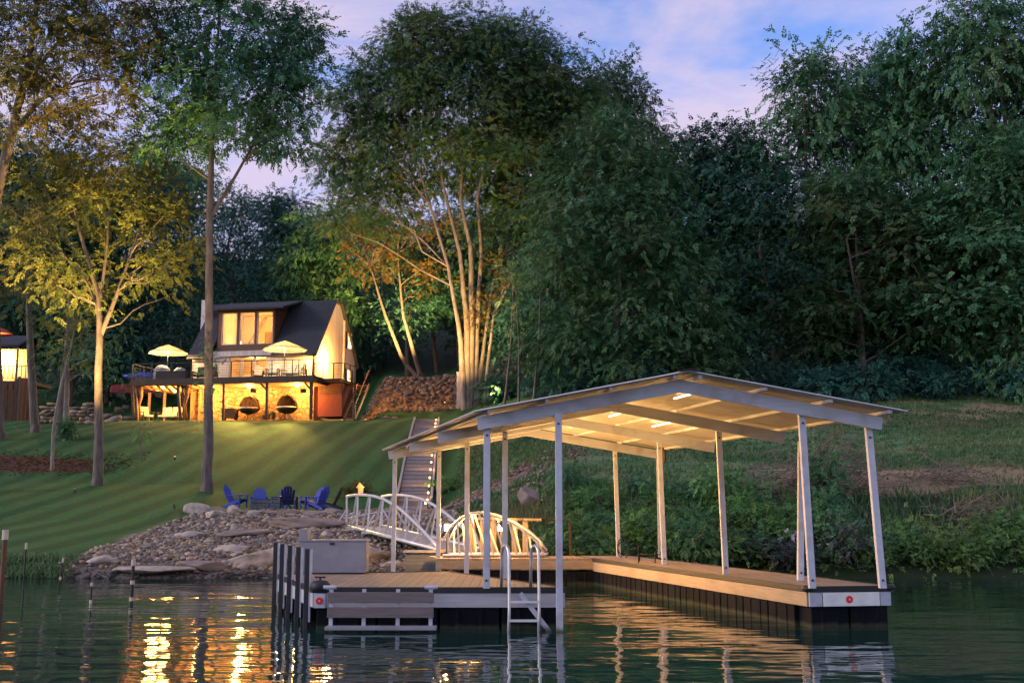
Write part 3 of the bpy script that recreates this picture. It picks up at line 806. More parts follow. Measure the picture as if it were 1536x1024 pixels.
    for side, s, ya, yb in ((1, .17, 17.4, 18.5), (1, .17, 20.7, 22.2), (1, .17, 24.1, 25.2), (1, .46, 21.2, 22.6), (-1, .5, 21.0, 22.6), (-1, .5, 24.2, 25.8)):
        mb = MB(); mb.bar(sheet_pt(side, s, ya, -.1), sheet_pt(side, s, yb, -.1), .028, .02); mb.build('light_strip', M['led'], root)
        c = sheet_pt(side, s, (ya + yb) / 2, -.35)
        lamp('light', c, DOCKW * (1.0 if ya > 20 else .45), (1, .55, .2), .25, parent=root)
    # added flood lights, unseen behind the inner left posts, to warm the roof underside
    for i in (1, 2, 3):
        Y = YS[i] + .2; x = LI(Y); c = Vector((x + .03, Y, 1.5)); d = Vector((.8, -.15, .6)).normalized()
        mb = MB(); mb.bar(c - d * .07, c + d * .05, .12, .09); fl = mb.build('added_flood', M['rail'], root)
        mb = MB(); mb.bar(c + d * .051, c + d * .056, .1, .07); mb.build('lens', M['led'], fl)
        lamp('light', c + d * .12, ADDED_FLOODW * (.5, .8, 1)[i - 1], (1, .5, .14), .1, spot=160, target=c + d, blend=.8, parent=root)
    # low black rail on the right deck
    mb = MB(); y = 24.3; x0 = at(958, 840, y).x; x1 = at(1000, 845, y).x
    mb.tube([(x0, y, DZ), (x0, y, DZ + .38), (x0 + .02, y, DZ + .05)], .016, 6); mb.tube([(x0, y, DZ + .2), (x0 + .35, y, DZ + .17), (x1, y, DZ + .2)], .012, 6)
    mb.tube([(x1 - .25, y, DZ), (x1 - .25, y, DZ + .22)], .012, 6); mb.tube([(x1 - .03, y, DZ), (x1 - .03, y, DZ + .2)], .012, 6); mb.build('low_rail', M['black'], root, smooth=True)
    x = LI(27.0)
    mb = MB(); xe = RE(27.0) - .02; mb.lathe((0, 0, 0), [(.2, 0), (.22, .03), (.2, .06)], 20); mb.xf(Matrix.Translation((xe, 27.0, zend - .1)) @ Matrix.Rotation(PI / 2, 4, 'Y')); mb.build('end_disc', M['trimwood'], root)
    # coil of hose on the post
    mb = MB(); xp, yp = RIx(27.0) + .03, 27.0; pts = []
    for k in range(40):
        a = k / 39 * 4 * PI; pts.append((xp + .12 + .13 * math.cos(a), yp - .05 + .0 * a, DZ + .3 + .18 * math.sin(a) - .004 * k))
    mb.tube(pts, .012, 6); o = mb.build('hose', M['black'], None, smooth=True); tag(o, 'black hose looped at the foot of the rearmost lit dock post', 'hose')
    return root

DOCKW = 5
ADDED_FLOODW = 330

def build_dock_things():
    Y = 20.3; x0, x1 = (447 - 768) / 1680 * Y, (549 - 768) / 1680 * Y
    t = thing('storage_box', ((x0 + x1) / 2, Y, DZ), 'grey low storage box with raised end stub at the back of the left deck', 'storage box')
    mb = MB(); mb.box(((x0 + x1) / 2, Y + .22, DZ + .3), (x1 - x0, .45, .56)); mb.build('body', M['greybox'], t, bevel=.015)
    mb = MB(); mb.box(((x0 + x1) / 2, Y + .22, DZ + .595), (x1 - x0 + .03, .48, .03)); mb.build('lid', M['greybox'], t, bevel=.008)
    mb = MB(); mb.box((x0 + .08, Y + .22, DZ + .71), (.15, .4, .2)); mb.build('stub', M['greybox'], t, bevel=.008)
    mb = MB(); mb.box(((x0 + x1) / 2, Y - .012, DZ + .54), (.09, .02, .04)); mb.build('latch', M['black'], t)

    # arched aluminium gangway to the shore
    ga = thing('gangway', tuple(at(590, 800, 32)), 'arched aluminium gangway with bowed side trusses from shore to the dock', 'gangway')
    YA, YB = 36.5, 28.2
    yy = lambda px: lerp(YA, YB, (px - 520) / 138)
    top = [at(px, py, yy(px)) for px, py in ((520, 744), (533, 742), (547, 742), (560, 743.5), (575, 748), (590, 756), (605, 767), (620, 781), (635, 796), (648, 810), (657, 821))]
    pA, pB = at(520, 788, YA), at(658, 824, YB)
    off = Vector((1.12, .33, 0))
    for k, o3 in enumerate((Vector((0, 0, 0)), off)):
        mb = MB(); mb.tube([p + o3 for p in top], .045, 8); mb.tube([pA + o3, pB + o3], .05, 8)
        tr = mb.build('truss', M['gang'], ga, smooth=True)
        n = 15
        for i in range(n):
            t = i / (n - .4)
            a = lerp(pA, pB, t)
            tt = min(1, t + (.045 if i % 2 else -.01)); f = max(0, min(.9999, tt)) * (len(top) - 1); j = int(f)
            b = lerp(top[j], top[j + 1], f - j)
            if (b - a).length < .12: continue
            mb = MB(); mb.bar(a + o3, b + o3, .055, .03, up=(0, -1, 0)); mb.build('baluster', M['gang'], tr)
        for t in (.0, .18, .36):       # outriggers to the lower brace
            a = lerp(pA, pB, t) + o3
            mb = MB(); mb.bar(a + Vector((0, 0, .55)), a + Vector((-.35 if k == 0 else .35, -.05, 0)), .045, .045)
            mb.bar(a, a + Vector((-.4 if k == 0 else .4, -.05, 0)), .045, .045); mb.build('outrigger', M['gang'], tr)
    mb = MB(); mb.prism([pA, pB, pB + off, pA + off], (0, 0, -.06)); mb.build('walkway', M['riser'], ga)
    # second short arched bridge along the rear walk
    gb = thing('footbridge', (-.8, 27.2, DZ), 'short second arched railing bridge on the rear walk, glowing yellow behind the dock posts', 'footbridge')
    top2 = [at(px, py, 27.0) for px, py in ((664, 812), (676, 790), (690, 777), (704, 770), (718, 768), (738, 772), (764, 782), (788, 797), (805, 812), (816, 828))]
    qA, qB = at(664, 832, 27.0), at(818, 832, 27.0); off2 = Vector((.1, .85, 0))
    for k, o3 in enumerate((Vector((0, 0, 0)), off2)):
        mb = MB(); mb.tube([p + o3 for p in top2], .03, 8); mb.tube([qA + o3, qB + o3], .03, 8); tr = mb.build('truss', M['gang'], gb, smooth=True)
        for i in range(9):
            t = (i + .5) / 9; a = lerp(qA, qB, t); f = max(0, min(.9999, t + (.06 if i > 2 else -.02) * (-1 if i % 3 == 1 else -1))) * (len(top2) - 1); j = int(f)
            b = lerp(top2[j], top2[j + 1], f - j)
            mb = MB(); mb.bar(a + o3, b + o3, .045, .03, up=(0, -1, 0)); mb.build('baluster', M['gang'], tr)
    mb = MB(); mb.prism([qA, qB, qB + off2, qA + off2], (0, 0, -.05)); mb.build('walkway', M['deck'], gb)
    # plank screen catching the light
    sc_ = thing('plank_screen', (-.3, 28.25, DZ - .3), 'golden lit screen of upright boards with a top rail behind the footbridge', 'screen')
    for i in range(6):
        p = at(708 + i * 16, 806, 28.25); mb = MB(); mb.box((p.x, p.y, .85), (.15, .03, 1.2)); mb.build('board', M['deck'], sc_)
    a, b = at(700, 777, 28.2), at(812, 779, 28.2)
    mb = MB(); mb.bar(a, b, .12, .06); mb.build('top_rail', M['deck'], sc_)
    a, b = at(800, 778, 28.3), at(855, 781, 28.5)
    mb = MB(); mb.bar(a, b, .06, .05); mb.bar(b, Vector((b.x, b.y, .3)), .06, .06, up=(0, 1, 0)); mb.build('handrail', M['trimwood'], sc_)
    # grey slatted landing step
    p = at(636, 833, 28.0)
    t = thing('landing_step', (p.x, p.y, 0), 'grey slatted landing box under the low end of the gangway', 'landing')
    mb = MB(); mb.box((p.x, p.y + .3, .42), (.95, .6, .5)); mb.build('slatted_side', M['greyslat'], t, bevel=.01)
    mb = MB(); mb.box((p.x, p.y + .3, .695), (1.05, .7, .04)); mb.build('top_board', M['riser'], t)
    # lantern on the landing, and a second one added to turn the gangway golden
    for px_, yl_, w_, lab in ((752, 27.45, LANTERN, 'small glowing lantern on a short post behind the footbridge rail'), (671, 27.6, LANTERN * 1.3, 'added lantern warming the low end of the gangway')):
        p = at(px_, 790, yl_); z0 = DZ
        t = thing('dock_lantern', (p.x, p.y, z0), lab, 'lantern', 'dock lanterns')
        mb = MB(); mb.tube([(p.x, p.y, z0), (p.x, p.y, z0 + .62)], .03, 8); mb.build('post', M['rail'], t)
        mb = MB(); mb.lathe((p.x, p.y, z0 + .62), [(.07, 0), (.075, .16)], 10); mb.build('glass', M['screenlamp'], t)
        mb = MB(); mb.lathe((p.x, p.y, z0 + .79), [(.1, 0), (.02, .08)], 10); mb.build('cap', M['rail'], t)
        lamp('light', (p.x, p.y - .14, z0 + .72), w_, (1, .5, .14), .08, parent=t)
    # bird house shaped lantern at shore end
    p = at(541, 742, 37.2)
    t = thing('garden_lantern', (p.x, p.y, p.z - .02), 'tiny orange roofed lantern at the shore end of the gangway rail', 'lantern')
    mb = MB(); mb.box((p.x, p.y, p.z + .12), (.17, .15, .24)); mb.build('body', M['dirt'], t)
    mb = MB(); mb.prism([(p.x - .14, p.y - .12, p.z + .24), (p.x + .14, p.y - .12, p.z + .24), (p.x - .03, p.y - .12, p.z + .42)], (0, .24, 0)); mb.build('roof', M['dirt'], t)
    lamp('light', (p.x + .1, p.y - .35, p.z + .25), 7, (1, .6, .24), .06, parent=t)
    # marker stakes standing in the water
    for i, (px, ytop, ybot, k) in enumerate(((35, 815, 884, 0), (88, 838, 883, 1), (136, 875, 905, 2), (197, 840, 906, 3), (1, 796, 905, 4))):
        b = atz(px, ybot, 0); top_ = at(px, ytop, b.y).z
        lab = ('thin black stake in the water, second from the left edge, with white top', 'thin leaning black stake with pale cap just off the grassy shore', 'short white topped stake with yellow band low in the water',
               'thick black stake with white bands, nearest the rocky shore', 'rust brown post in the water cut by the left edge of the photo')[i]
        t = thing('marker_stake', (b.x, b.y, -.0), lab, 'stake', 'marker stakes in the shallows')
        r = (.022, .02, .022, .034, .05)[i]; lean = Vector((.06 if i == 1 else 0, 0, 0))
        top3 = Vector((b.x, b.y, top_)) + lean
        mb = MB(); mb.tube([Vector((b.x, b.y, -.6)) - lean, top3], [r, r * .9], 10); mb.build('pole', M['fence'] if i == 4 else M['rail'], t)
        mb = MB(); mb.tube([lerp(Vector((b.x, b.y, 0)), top3, .88), top3 + Vector((0, 0, .02))], r * 1.15, 10); mb.build('cap', M['canvas'], t)
        if i in (1, 2, 3):
            for f in ((.36,), (.1,), (.12, .5))[i - 1]:
                mb = MB(); q = lerp(Vector((b.x, b.y, 0)), top3, f); mb.tube([q - Vector((0, 0, .035)), q + Vector((0, 0, .035))], r * 1.25, 10); mb.build('band', M['canvas'], t)

LANTERN = 20

# ------------------------------------------------------------------ stairway, chairs and rocks on the shore
def build_stairs():
    b0, b1 = hit(590, 747), hit(641, 747)
    t0, t1 = hit(624, 645), hit(655, 645)
    b0 = Vector((at(590, 750, 43).x, 43, z1(at(590, 750, 43).x, 43))); b1 = Vector((at(641, 750, 43).x, 43, b0.z))
    Yt = 70.5; t0 = Vector((at(624, 645, Yt).x, Yt, z1(at(624, 645, Yt).x, Yt))); t1 = Vector((at(656, 645, Yt).x, Yt, t0.z))
    st = thing('stairway', tuple(b0), 'long lit garden stairway climbing the lawn from the gangway', 'stairs')
    n = 34
    for i in range(n):
        f0, f1 = i / n, (i + 1) / n
        a0, a1, c0, c1 = lerp(b0, t0, f0), lerp(b1, t1, f0), lerp(b0, t0, f1), lerp(b1, t1, f1)
        zt = max(z1(*lerp(a0, a1, .5).xy), z1(*lerp(c0, c1, .5).xy)) + .14
        P = [a0.copy(), a1.copy(), c1.copy(), c0.copy()]
        for q in P: q.z = zt
        mb = MB(); mb.prism(P, (0, 0, -.05)); tr = mb.build('tread', M['step'], st)
        Q = [P[0] + Vector((0, .02, -.052)), P[1] + Vector((0, .02, -.052))]
        mb = MB(); mb.prism([Q[0], Q[1], Q[1] + Vector((0, .05, 0)), Q[0] + Vector((0, .05, 0))], (0, 0, -.4)); mb.build('riser', M['riser'], tr)
        if i % 2 == 0:
            mb = MB(); c = P[1] + Vector((-.08, .1, .045)); mb.lathe((c.x, c.y, c.z - .045), [(.035, 0), (.035, .07), (.015, .09)], 8); mb.build('step_light', M['steplight'], tr)
            if i % 4 == 0: lamp('light', (c.x - .05, c.y - .1, c.z + .2), 5, WARM, .05, parent=st)
    for s0, s1, o in ((b0, t0, -.09), (b1, t1, .09)):
        mb = MB()
        for i in range(n):
            a, c = lerp(s0, s1, i / n), lerp(s0, s1, (i + 1) / n)
            a = Vector((a.x + o, a.y, z1(a.x, a.y) + .2)); c = Vector((c.x + o, c.y, z1(c.x, c.y) + .2)); mb.bar(a, c, .1, .3)
        mb.build('stringer', M['riser'], st)
    # curved path from gangway to stairs
    pts = [hit(520, 778), hit(548, 772), hit(580, 768), hit(612, 757)]
    L_ = []; R_ = []
    for i, p in enumerate(pts):
        L_.append(p + Vector((-.3, .6, .05))); R_.append(p + Vector((.3, -.6, .05)))
    mb = MB()
    for i in range(len(pts) - 1): mb.prism([R_[i], R_[i + 1], L_[i + 1], L_[i]], (0, 0, -.3))
    o = mb.build('path', M['riser'], origin=tuple(pts[0])); tag(o, kind='structure')

def adirondack(kind, mat):
    """built facing -Y at the origin, seat front at y=-.4"""
    root = thing('adirondack_chair', (0, 0, 0), 'x', 'chair')
    mb = MB()
    for i in range(5):
        y = -.38 + i * .115; z = .37 - i * .03; mb.box((0, y, z), (.52, .1, .022), M=Matrix.Rotation(-.26, 3, 'X'))
    mb.build('seat', mat, root)
    mb = MB(); n = 5
    for i in range(n):
        x = (i - 2) * .108; h = .86 - .045 * (i - 2) ** 2
        mb.bar((x * .82, .16, .2), (x * 1.12, .16 + h * .42, .2 + h * .9), .1, .022, up=(0, -1, .4))
    mb.bar((-.3, .3, .42), (.3, .3, .42), .06, .03, up=(0, 0, 1)); mb.bar((-.26, .45, .78), (.26, .45, .78), .06, .025)
    mb.build('backrest', mat, root)
    for s in (-1, 1):
        mb = MB(); mb.bar((s * .34, -.46, .55), (s * .34, .32, .53), .13, .024); mb.build('armrest', mat, root)
        mb = MB(); mb.bar((s * .33, -.36, 0), (s * .33, -.36, .54), .09, .03, up=(0, 1, 0)); mb.build('leg', mat, root)
        mb = MB(); mb.bar((s * .27, -.42, .36), (s * .27, .5, .02), .03, .1); mb.build('leg', mat, root)
    return root

def build_chairs():
    G = 'adirondack chairs round the stone fire pit'
    pb, pn, pd = adirondack('blue', M['bluechair']), adirondack('navy', M['navychair']), adirondack('dark', M['darkchair'])
    used = set()
    for px, py, Y, rz, pr, lab in (
        (350, 764, 44.0, 75, pb, 'blue slatted garden chair at the far left of the fire pit group, turned sideways'),
        (386, 757, 46.5, 12, pb, 'blue garden chair facing the fire pit block, between the two gaps of the group'),
        (421, 756, 46.6, -8, pb, 'blue garden chair half hidden behind the dark navy chair'),
        (430, 766, 43.4, 188, pn, 'dark navy garden chair seen from behind among the blue chairs'),
        (465, 757, 46.0, -50, pb, 'blue garden chair with highest visible back, right of the navy chair'),
        (474, 765, 43.6, -120, pb, 'blue garden chair tilted away in front right of the fire pit group'),
        (494, 757, 45.6, -95, pd, 'charcoal garden chair at the right end of the fire pit group')):
        x = (px - 768) / 1680 * Y
        r = pr if pr not in used else copy_tree(pr); used.add(pr)
        r.location = (x, Y, z1(x, Y) + .02); r.rotation_euler = (0, 0, math.radians(rz)); r.scale = (.93,) * 3; tag(r, lab, 'chair', G)
    Y = 44.9; x = (398 - 768) / 1680 * Y; z = z1(x, Y)
    t = thing('fire_pit', (x, Y, z), 'low dark stone fire pit block between the blue chairs', 'fire pit')
    mb = MB()
    for k in range(3):
        for i in range(8):
            w = 1.2 / 8
            mb.box((x - .6 + w * (i + .5) + (.04 if k % 2 else 0), Y, z + .07 + k * .13), (w * .94, .8, .12), RND.uniform(-.03, .03))
    mb.build('stone_ring', M['greyslat'], t, bevel=.01)
    mb = MB(); mb.box((x, Y, z + .41), (.9, .55, .04)); mb.build('burner_lid', M['black'], t, bevel=.01)

def rock_verts(rng, sub=1):
    import bmesh
    bm = bmesh.new(); bmesh.ops.create_icosphere(bm, subdivisions=sub, radius=1)
    v = np.array([x.co[:] for x in bm.verts]); f = np.array([[q.index for q in x.verts] for x in bm.faces]); bm.free()
    for _ in range(16 if sub > 1 else 6):       # chop flat facets
        d = unit(rng.normal(size=(1, 3)))[0]; k = rng.uniform(.42, .85); h = v @ d
        v = v - np.outer(np.maximum(h - k, 0), d)
    v += rng.normal(size=v.shape) * (.03 if sub > 1 else .06)
    return v, f

def rock_field(name, X, Y, size, mat, flat, seed, sink=.25):
    rng = np.random.default_rng(seed); vs, fs, n = [], [], 0
    base = [rock_verts(rng, 1) for _ in range(14)]
    Z = zg(X, Y)
    for i in range(len(X)):
        v, f = base[rng.integers(14)]
        a = rng.uniform(0, 6.28); t = rng.normal() * .35
        R_ = np.array(Matrix.Rotation(a, 3, 'Z') @ Matrix.Rotation(t, 3, 'X'))
        s = size[i] * np.array([1, rng.uniform(.6, .95), rng.uniform(*flat)])
        w = (v * s) @ R_.T + np.array([X[i], Y[i], Z[i] + s[2] * (1 - 2 * sink) * .6]); vs.append(w); fs.append(f + n); n += len(v)
    o = np_mesh(name, np.concatenate(vs), 3, mat, faces=np.concatenate(fs)); tag(o, kind='stuff'); return o

def build_rocks():
    rng = np.random.default_rng(31)
    n = 16000
    X = rng.uniform(-12.6, 1.2, n); Y = 28.5 + rng.uniform(0, 1, n) * 13.5
    edge_ = -12.2 + .25 * lump(X * 3, Y * 2)
    ok = (X > edge_ + .3) & ~((X > -3.5) & (Y > 40)) & (Y < 41.2 + .3 * np.sin(X * 2))
    X, Y = X[ok], Y[ok]
    rock_field('riprap', X, Y, .032 + .1 * rng.uniform(0, 1, len(X)) ** 2.6, M['rock'], (.35, .8), 32)
    n = 2600
    Yb = rng.uniform(80, 91, n); q = rng.uniform(538, 790, n); Xb = (q - 768) / 1680 * Yb
    ok = ~((q > 700) & (Yb < 82)); rock_field('rubble', Xb[ok], Yb[ok], .1 + .28 * rng.uniform(0, 1, ok.sum()) ** 2, M['brownrock'], (.4, .8), 33)
    n = 380
    Xc = rng.uniform(-2.4, 2.8, n); Yc = rng.uniform(40.8, 45, n); rock_field('bed_stones', Xc, Yc, .05 + .12 * rng.uniform(0, 1, n) ** 2, M['brownrock'], (.4, .7), 34)
    # single boulders
    def boulder(px, py, Y, w, d, h, mat, lab, seed, group=None, rz=0, name='boulder', sub=3, tilt=.0, sink=.25):
        r2 = np.random.default_rng(seed); v, f = rock_verts(r2, sub)
        p = hit(px, py) if Y is None else at(px, py, Y); x, y = p.x, p.y; z = z1(x, y)
        R_ = np.array(Matrix.Rotation(rz, 3, 'Z') @ Matrix.Rotation(tilt, 3, 'Y'))
        V = (v * np.array([w / 2, d / 2, h / 2])) @ R_.T + np.array([x, y, z + h * (.36 - sink)])
        o = np_mesh(name, V, 3, mat, None, origin=(x, y, z), faces=f); tag(o, lab, 'rock', group); return o
    boulder(452, 790, None, 3.3, 2.0, .62, M['slab'], 'widest flat pinkish sandstone slab on the rocky bank below the fire pit', 1, rz=.1)
    boulder(378, 803, None, 2.4, 1.1, .4, M['slab'], 'long flat tan slab left of the widest slab on the bank', 2, rz=.3)
    boulder(300, 768, None, 1.3, .9, .7, M['rock'], 'pale grey angular boulder at the top left end of the rocky bank', 3)
    boulder(320, 776, None, 1.0, .8, .7, M['rock'], 'grey pointed boulder second along the top edge of the rocky bank', 4)
    boulder(350, 772, None, .8, .7, .6, M['rock'], 'bluish boulder under the leftmost blue chair', 5, tilt=.3)
    boulder(283, 806, None, 1.4, .9, .45, M['rock'], 'grey flat boulder halfway up the left side of the rocky bank', 6)
    boulder(148, 845, None, 1.1, .6, .42, M['rock'], 'pale boulder at the grass tip of the rocky bank', 7)
    boulder(228, 860, None, 2.4, .9, .42, M['rock'], 'long grey rock shelf at the waterline below the bank', 8)
    boulder(300, 855, None, 1.5, .8, .4, M['slab'], 'tan rock at the waterline right of the long grey shelf', 9)
    boulder(398, 848, None, 2.4, 1.3, .75, M['rock'], 'large dark wedge of rock at the waterline beside the guide posts', 10, rz=.4, tilt=-.12)
    boulder(345, 828, None, 1.6, .9, .5, M['rock'], 'grey rounded rock above the waterline in the middle of the bank', 11)
    boulder(555, 838, None, 1.8, 1.2, .7, M['rock'], 'blue grey rock mass behind the storage box', 12)
    boulder(600, 850, None, 1.2, .6, .35, M['rock'], 'pale low rock behind the far edge of the left deck', 13)
    boulder(796, 766, None, .85, .7, 1.15, M['brownrock'], 'upright pinkish boulder alone on the slope behind the dock', 14, sink=.12)
    boulder(500, 770, None, 1.2, .8, .4, M['slab'], 'orange tan flat rock between the chairs and the gangway', 15)
    boulder(410, 771, None, 1.1, .6, .3, M['slab'], 'thin tan capstone in front of the fire pit', 16)
    boulder(440, 771, None, 1.2, .6, .3, M['slab'], 'tan capstone in front of the navy chair', 17)
    boulder(472, 771, None, 1.1, .6, .3, M['slab'], 'tan capstone under the right hand chairs', 18)
    boulder(380, 772, None, 1.0, .6, .32, M['rock'], 'grey capstone at the left of the fire pit', 19)
    rr = np.random.default_rng(77)
    for i in range(26):       # further loose boulders over the bank
        px = rr.uniform(190, 560); py = rr.uniform(790, 858)
        if py < 858 - (px - 110) * .48: continue
        s = rr.uniform(.22, .5)
        boulder(px, py, None, s * 1.4, s, s * .7, M['rock'] if rr.random() < .7 else M['slab'], 'loose grey or tan boulder half bedded in the riprap of the bank', 100 + i, 'loose boulders in the riprap', rz=rr.uniform(0, 3), sub=2)
    # stones near the house gable and lit slabs at the stone wall
    for i, (px, py, w) in enumerate(((548, 628, .9), (566, 626, .7), (580, 627, .8), (556, 620, .7), (593, 628, .6))):
        boulder(px, py, None, w, w * .8, w * .55, M['slab'], 'pale stone in the little bed beside the house gable', 140 + i, 'stones bordering the bed by the house', sub=2)
    for i, (px, py, w) in enumerate(((158, 626, 1.6), (178, 618, 1.5), (192, 628, 1.3), (172, 632, 1.5), (188, 612, 1.0))):
        boulder(px, py, None, w, w * .7, w * .5, M['slab'], 'tan stone slab lit yellow on the slope between stone wall and house', 150 + i, 'lit slabs left of the house', sub=2)
    # brush piles
    def brush(px0, px1, py, Y, h, n, lab, seed):
        r3 = np.random.default_rng(seed); c = at((px0 + px1) / 2, py, Y); hw = (px1 - px0) / 2 / 1680 * Y
        z = z1(c.x, Y); mb = MB()
        for i in range(int(n * 1.7)):
            x = c.x + r3.normal() * hw * .5; y = Y + r3.normal() * .5; zz = z1(x, y) + abs(r3.normal()) * h * .5
            a = r3.normal() * .5 + (0 if r3.random() < .7 else 1.2); l = r3.uniform(.4, 1.8); tl = r3.normal() * .3 + .12
            d = Vector((math.cos(a) * math.cos(tl), math.sin(a) * math.cos(tl), math.sin(tl)))
            p = Vector((x, y, zz)); m_ = p + d * l * .5 + Vector(r3.normal(size=3)) * .17
            r0 = r3.uniform(.006, .021); mb.tube([p, m_, p + d * l], [r0, r0 * .8, r0 * .4], 5)
        o = mb.build('brush_pile', M['twig'], origin=(c.x, Y, z)); tag(o, lab, 'brush pile')
    brush(1110, 1320, 745, 35.2, 1.2, 230, 'wide tangle of dead grey branches on the bank behind the leaning post', 41)
    brush(1400, 1510, 790, 32.0, .7, 60, 'small pile of bare pale branches low on the bank right of the dock', 42)
    brush(1330, 1480, 720, 36.0, .5, 70, 'thin scatter of dry sticks on the bare dirt right of the dock', 43)
# ------------------------------------------------------------------ house on the hill
HA = math.radians(11.4)
HY = 76.0
HPOS = at(470, 630, HY)
HROT = Matrix.Rotation(-HA, 3, 'Z')
HINV = HROT.transposed()

def hl(px, py, yl):
    """pixel ray met with the house-local plane y = yl, in house coordinates"""
    o = HINV @ (Vector((0, 0, CAMH)) - HPOS); d = HINV @ Vector(ray(px, py)); t = (yl - o.y) / d.y
    return o + d * t

def hw(p): return HROT @ Vector(p) + HPOS

def hthing(name, p, label, cat, group=None, rz=0.0):
    o = thing(name, tuple(hw(p)), label, cat, group); o.rotation_euler = (0, 0, -HA + rz); ORG[o] = Vector((0, 0, 0)); return o

def wall_with_holes(x0, x1, z0, z1_, y, th, holes):
    """wall slab in the xz plane built from strips round the openings (x0,x1,z0,z1)"""
    mb = MB(); holes = sorted(holes); cur = x0
    def blk(a, b, c, d):
        if b - a > .005 and d - c > .005: mb.box(((a + b) / 2, y + th / 2, (c + d) / 2), (b - a, th, d - c))
    for h in holes:
        blk(cur, h[0], z0, z1_); blk(h[0], h[1], z0, h[2]); blk(h[0], h[1], h[3], z1_); cur = h[1]
    blk(cur, x1, z0, z1_)
    return mb

def window(root, x0, x1, z0, z1_, y, mullions=0, mat='frame', fw=.07):
    mb = MB()
    for a, b in (((x0, z0), (x1, z0)), ((x0, z1_), (x1, z1_))): mb.bar((a[0], y, a[1]), (b[0], y, b[1]), .1, fw)
    for x in [x0, x1] + [x0 + (x1 - x0) * (i + 1) / (mullions + 1) for i in range(mullions)]:
        mb.bar((x, y - .004, z0), (x, y - .004, z1_), fw, .1, up=(0, 1, 0))
    f = mb.build('window', M[mat], root)
    mb = MB(); mb.box(((x0 + x1) / 2, y + .03, (z0 + z1_) / 2), (x1 - x0, .012, z1_ - z0)); mb.build('pane', M['glass'], f)
    return f

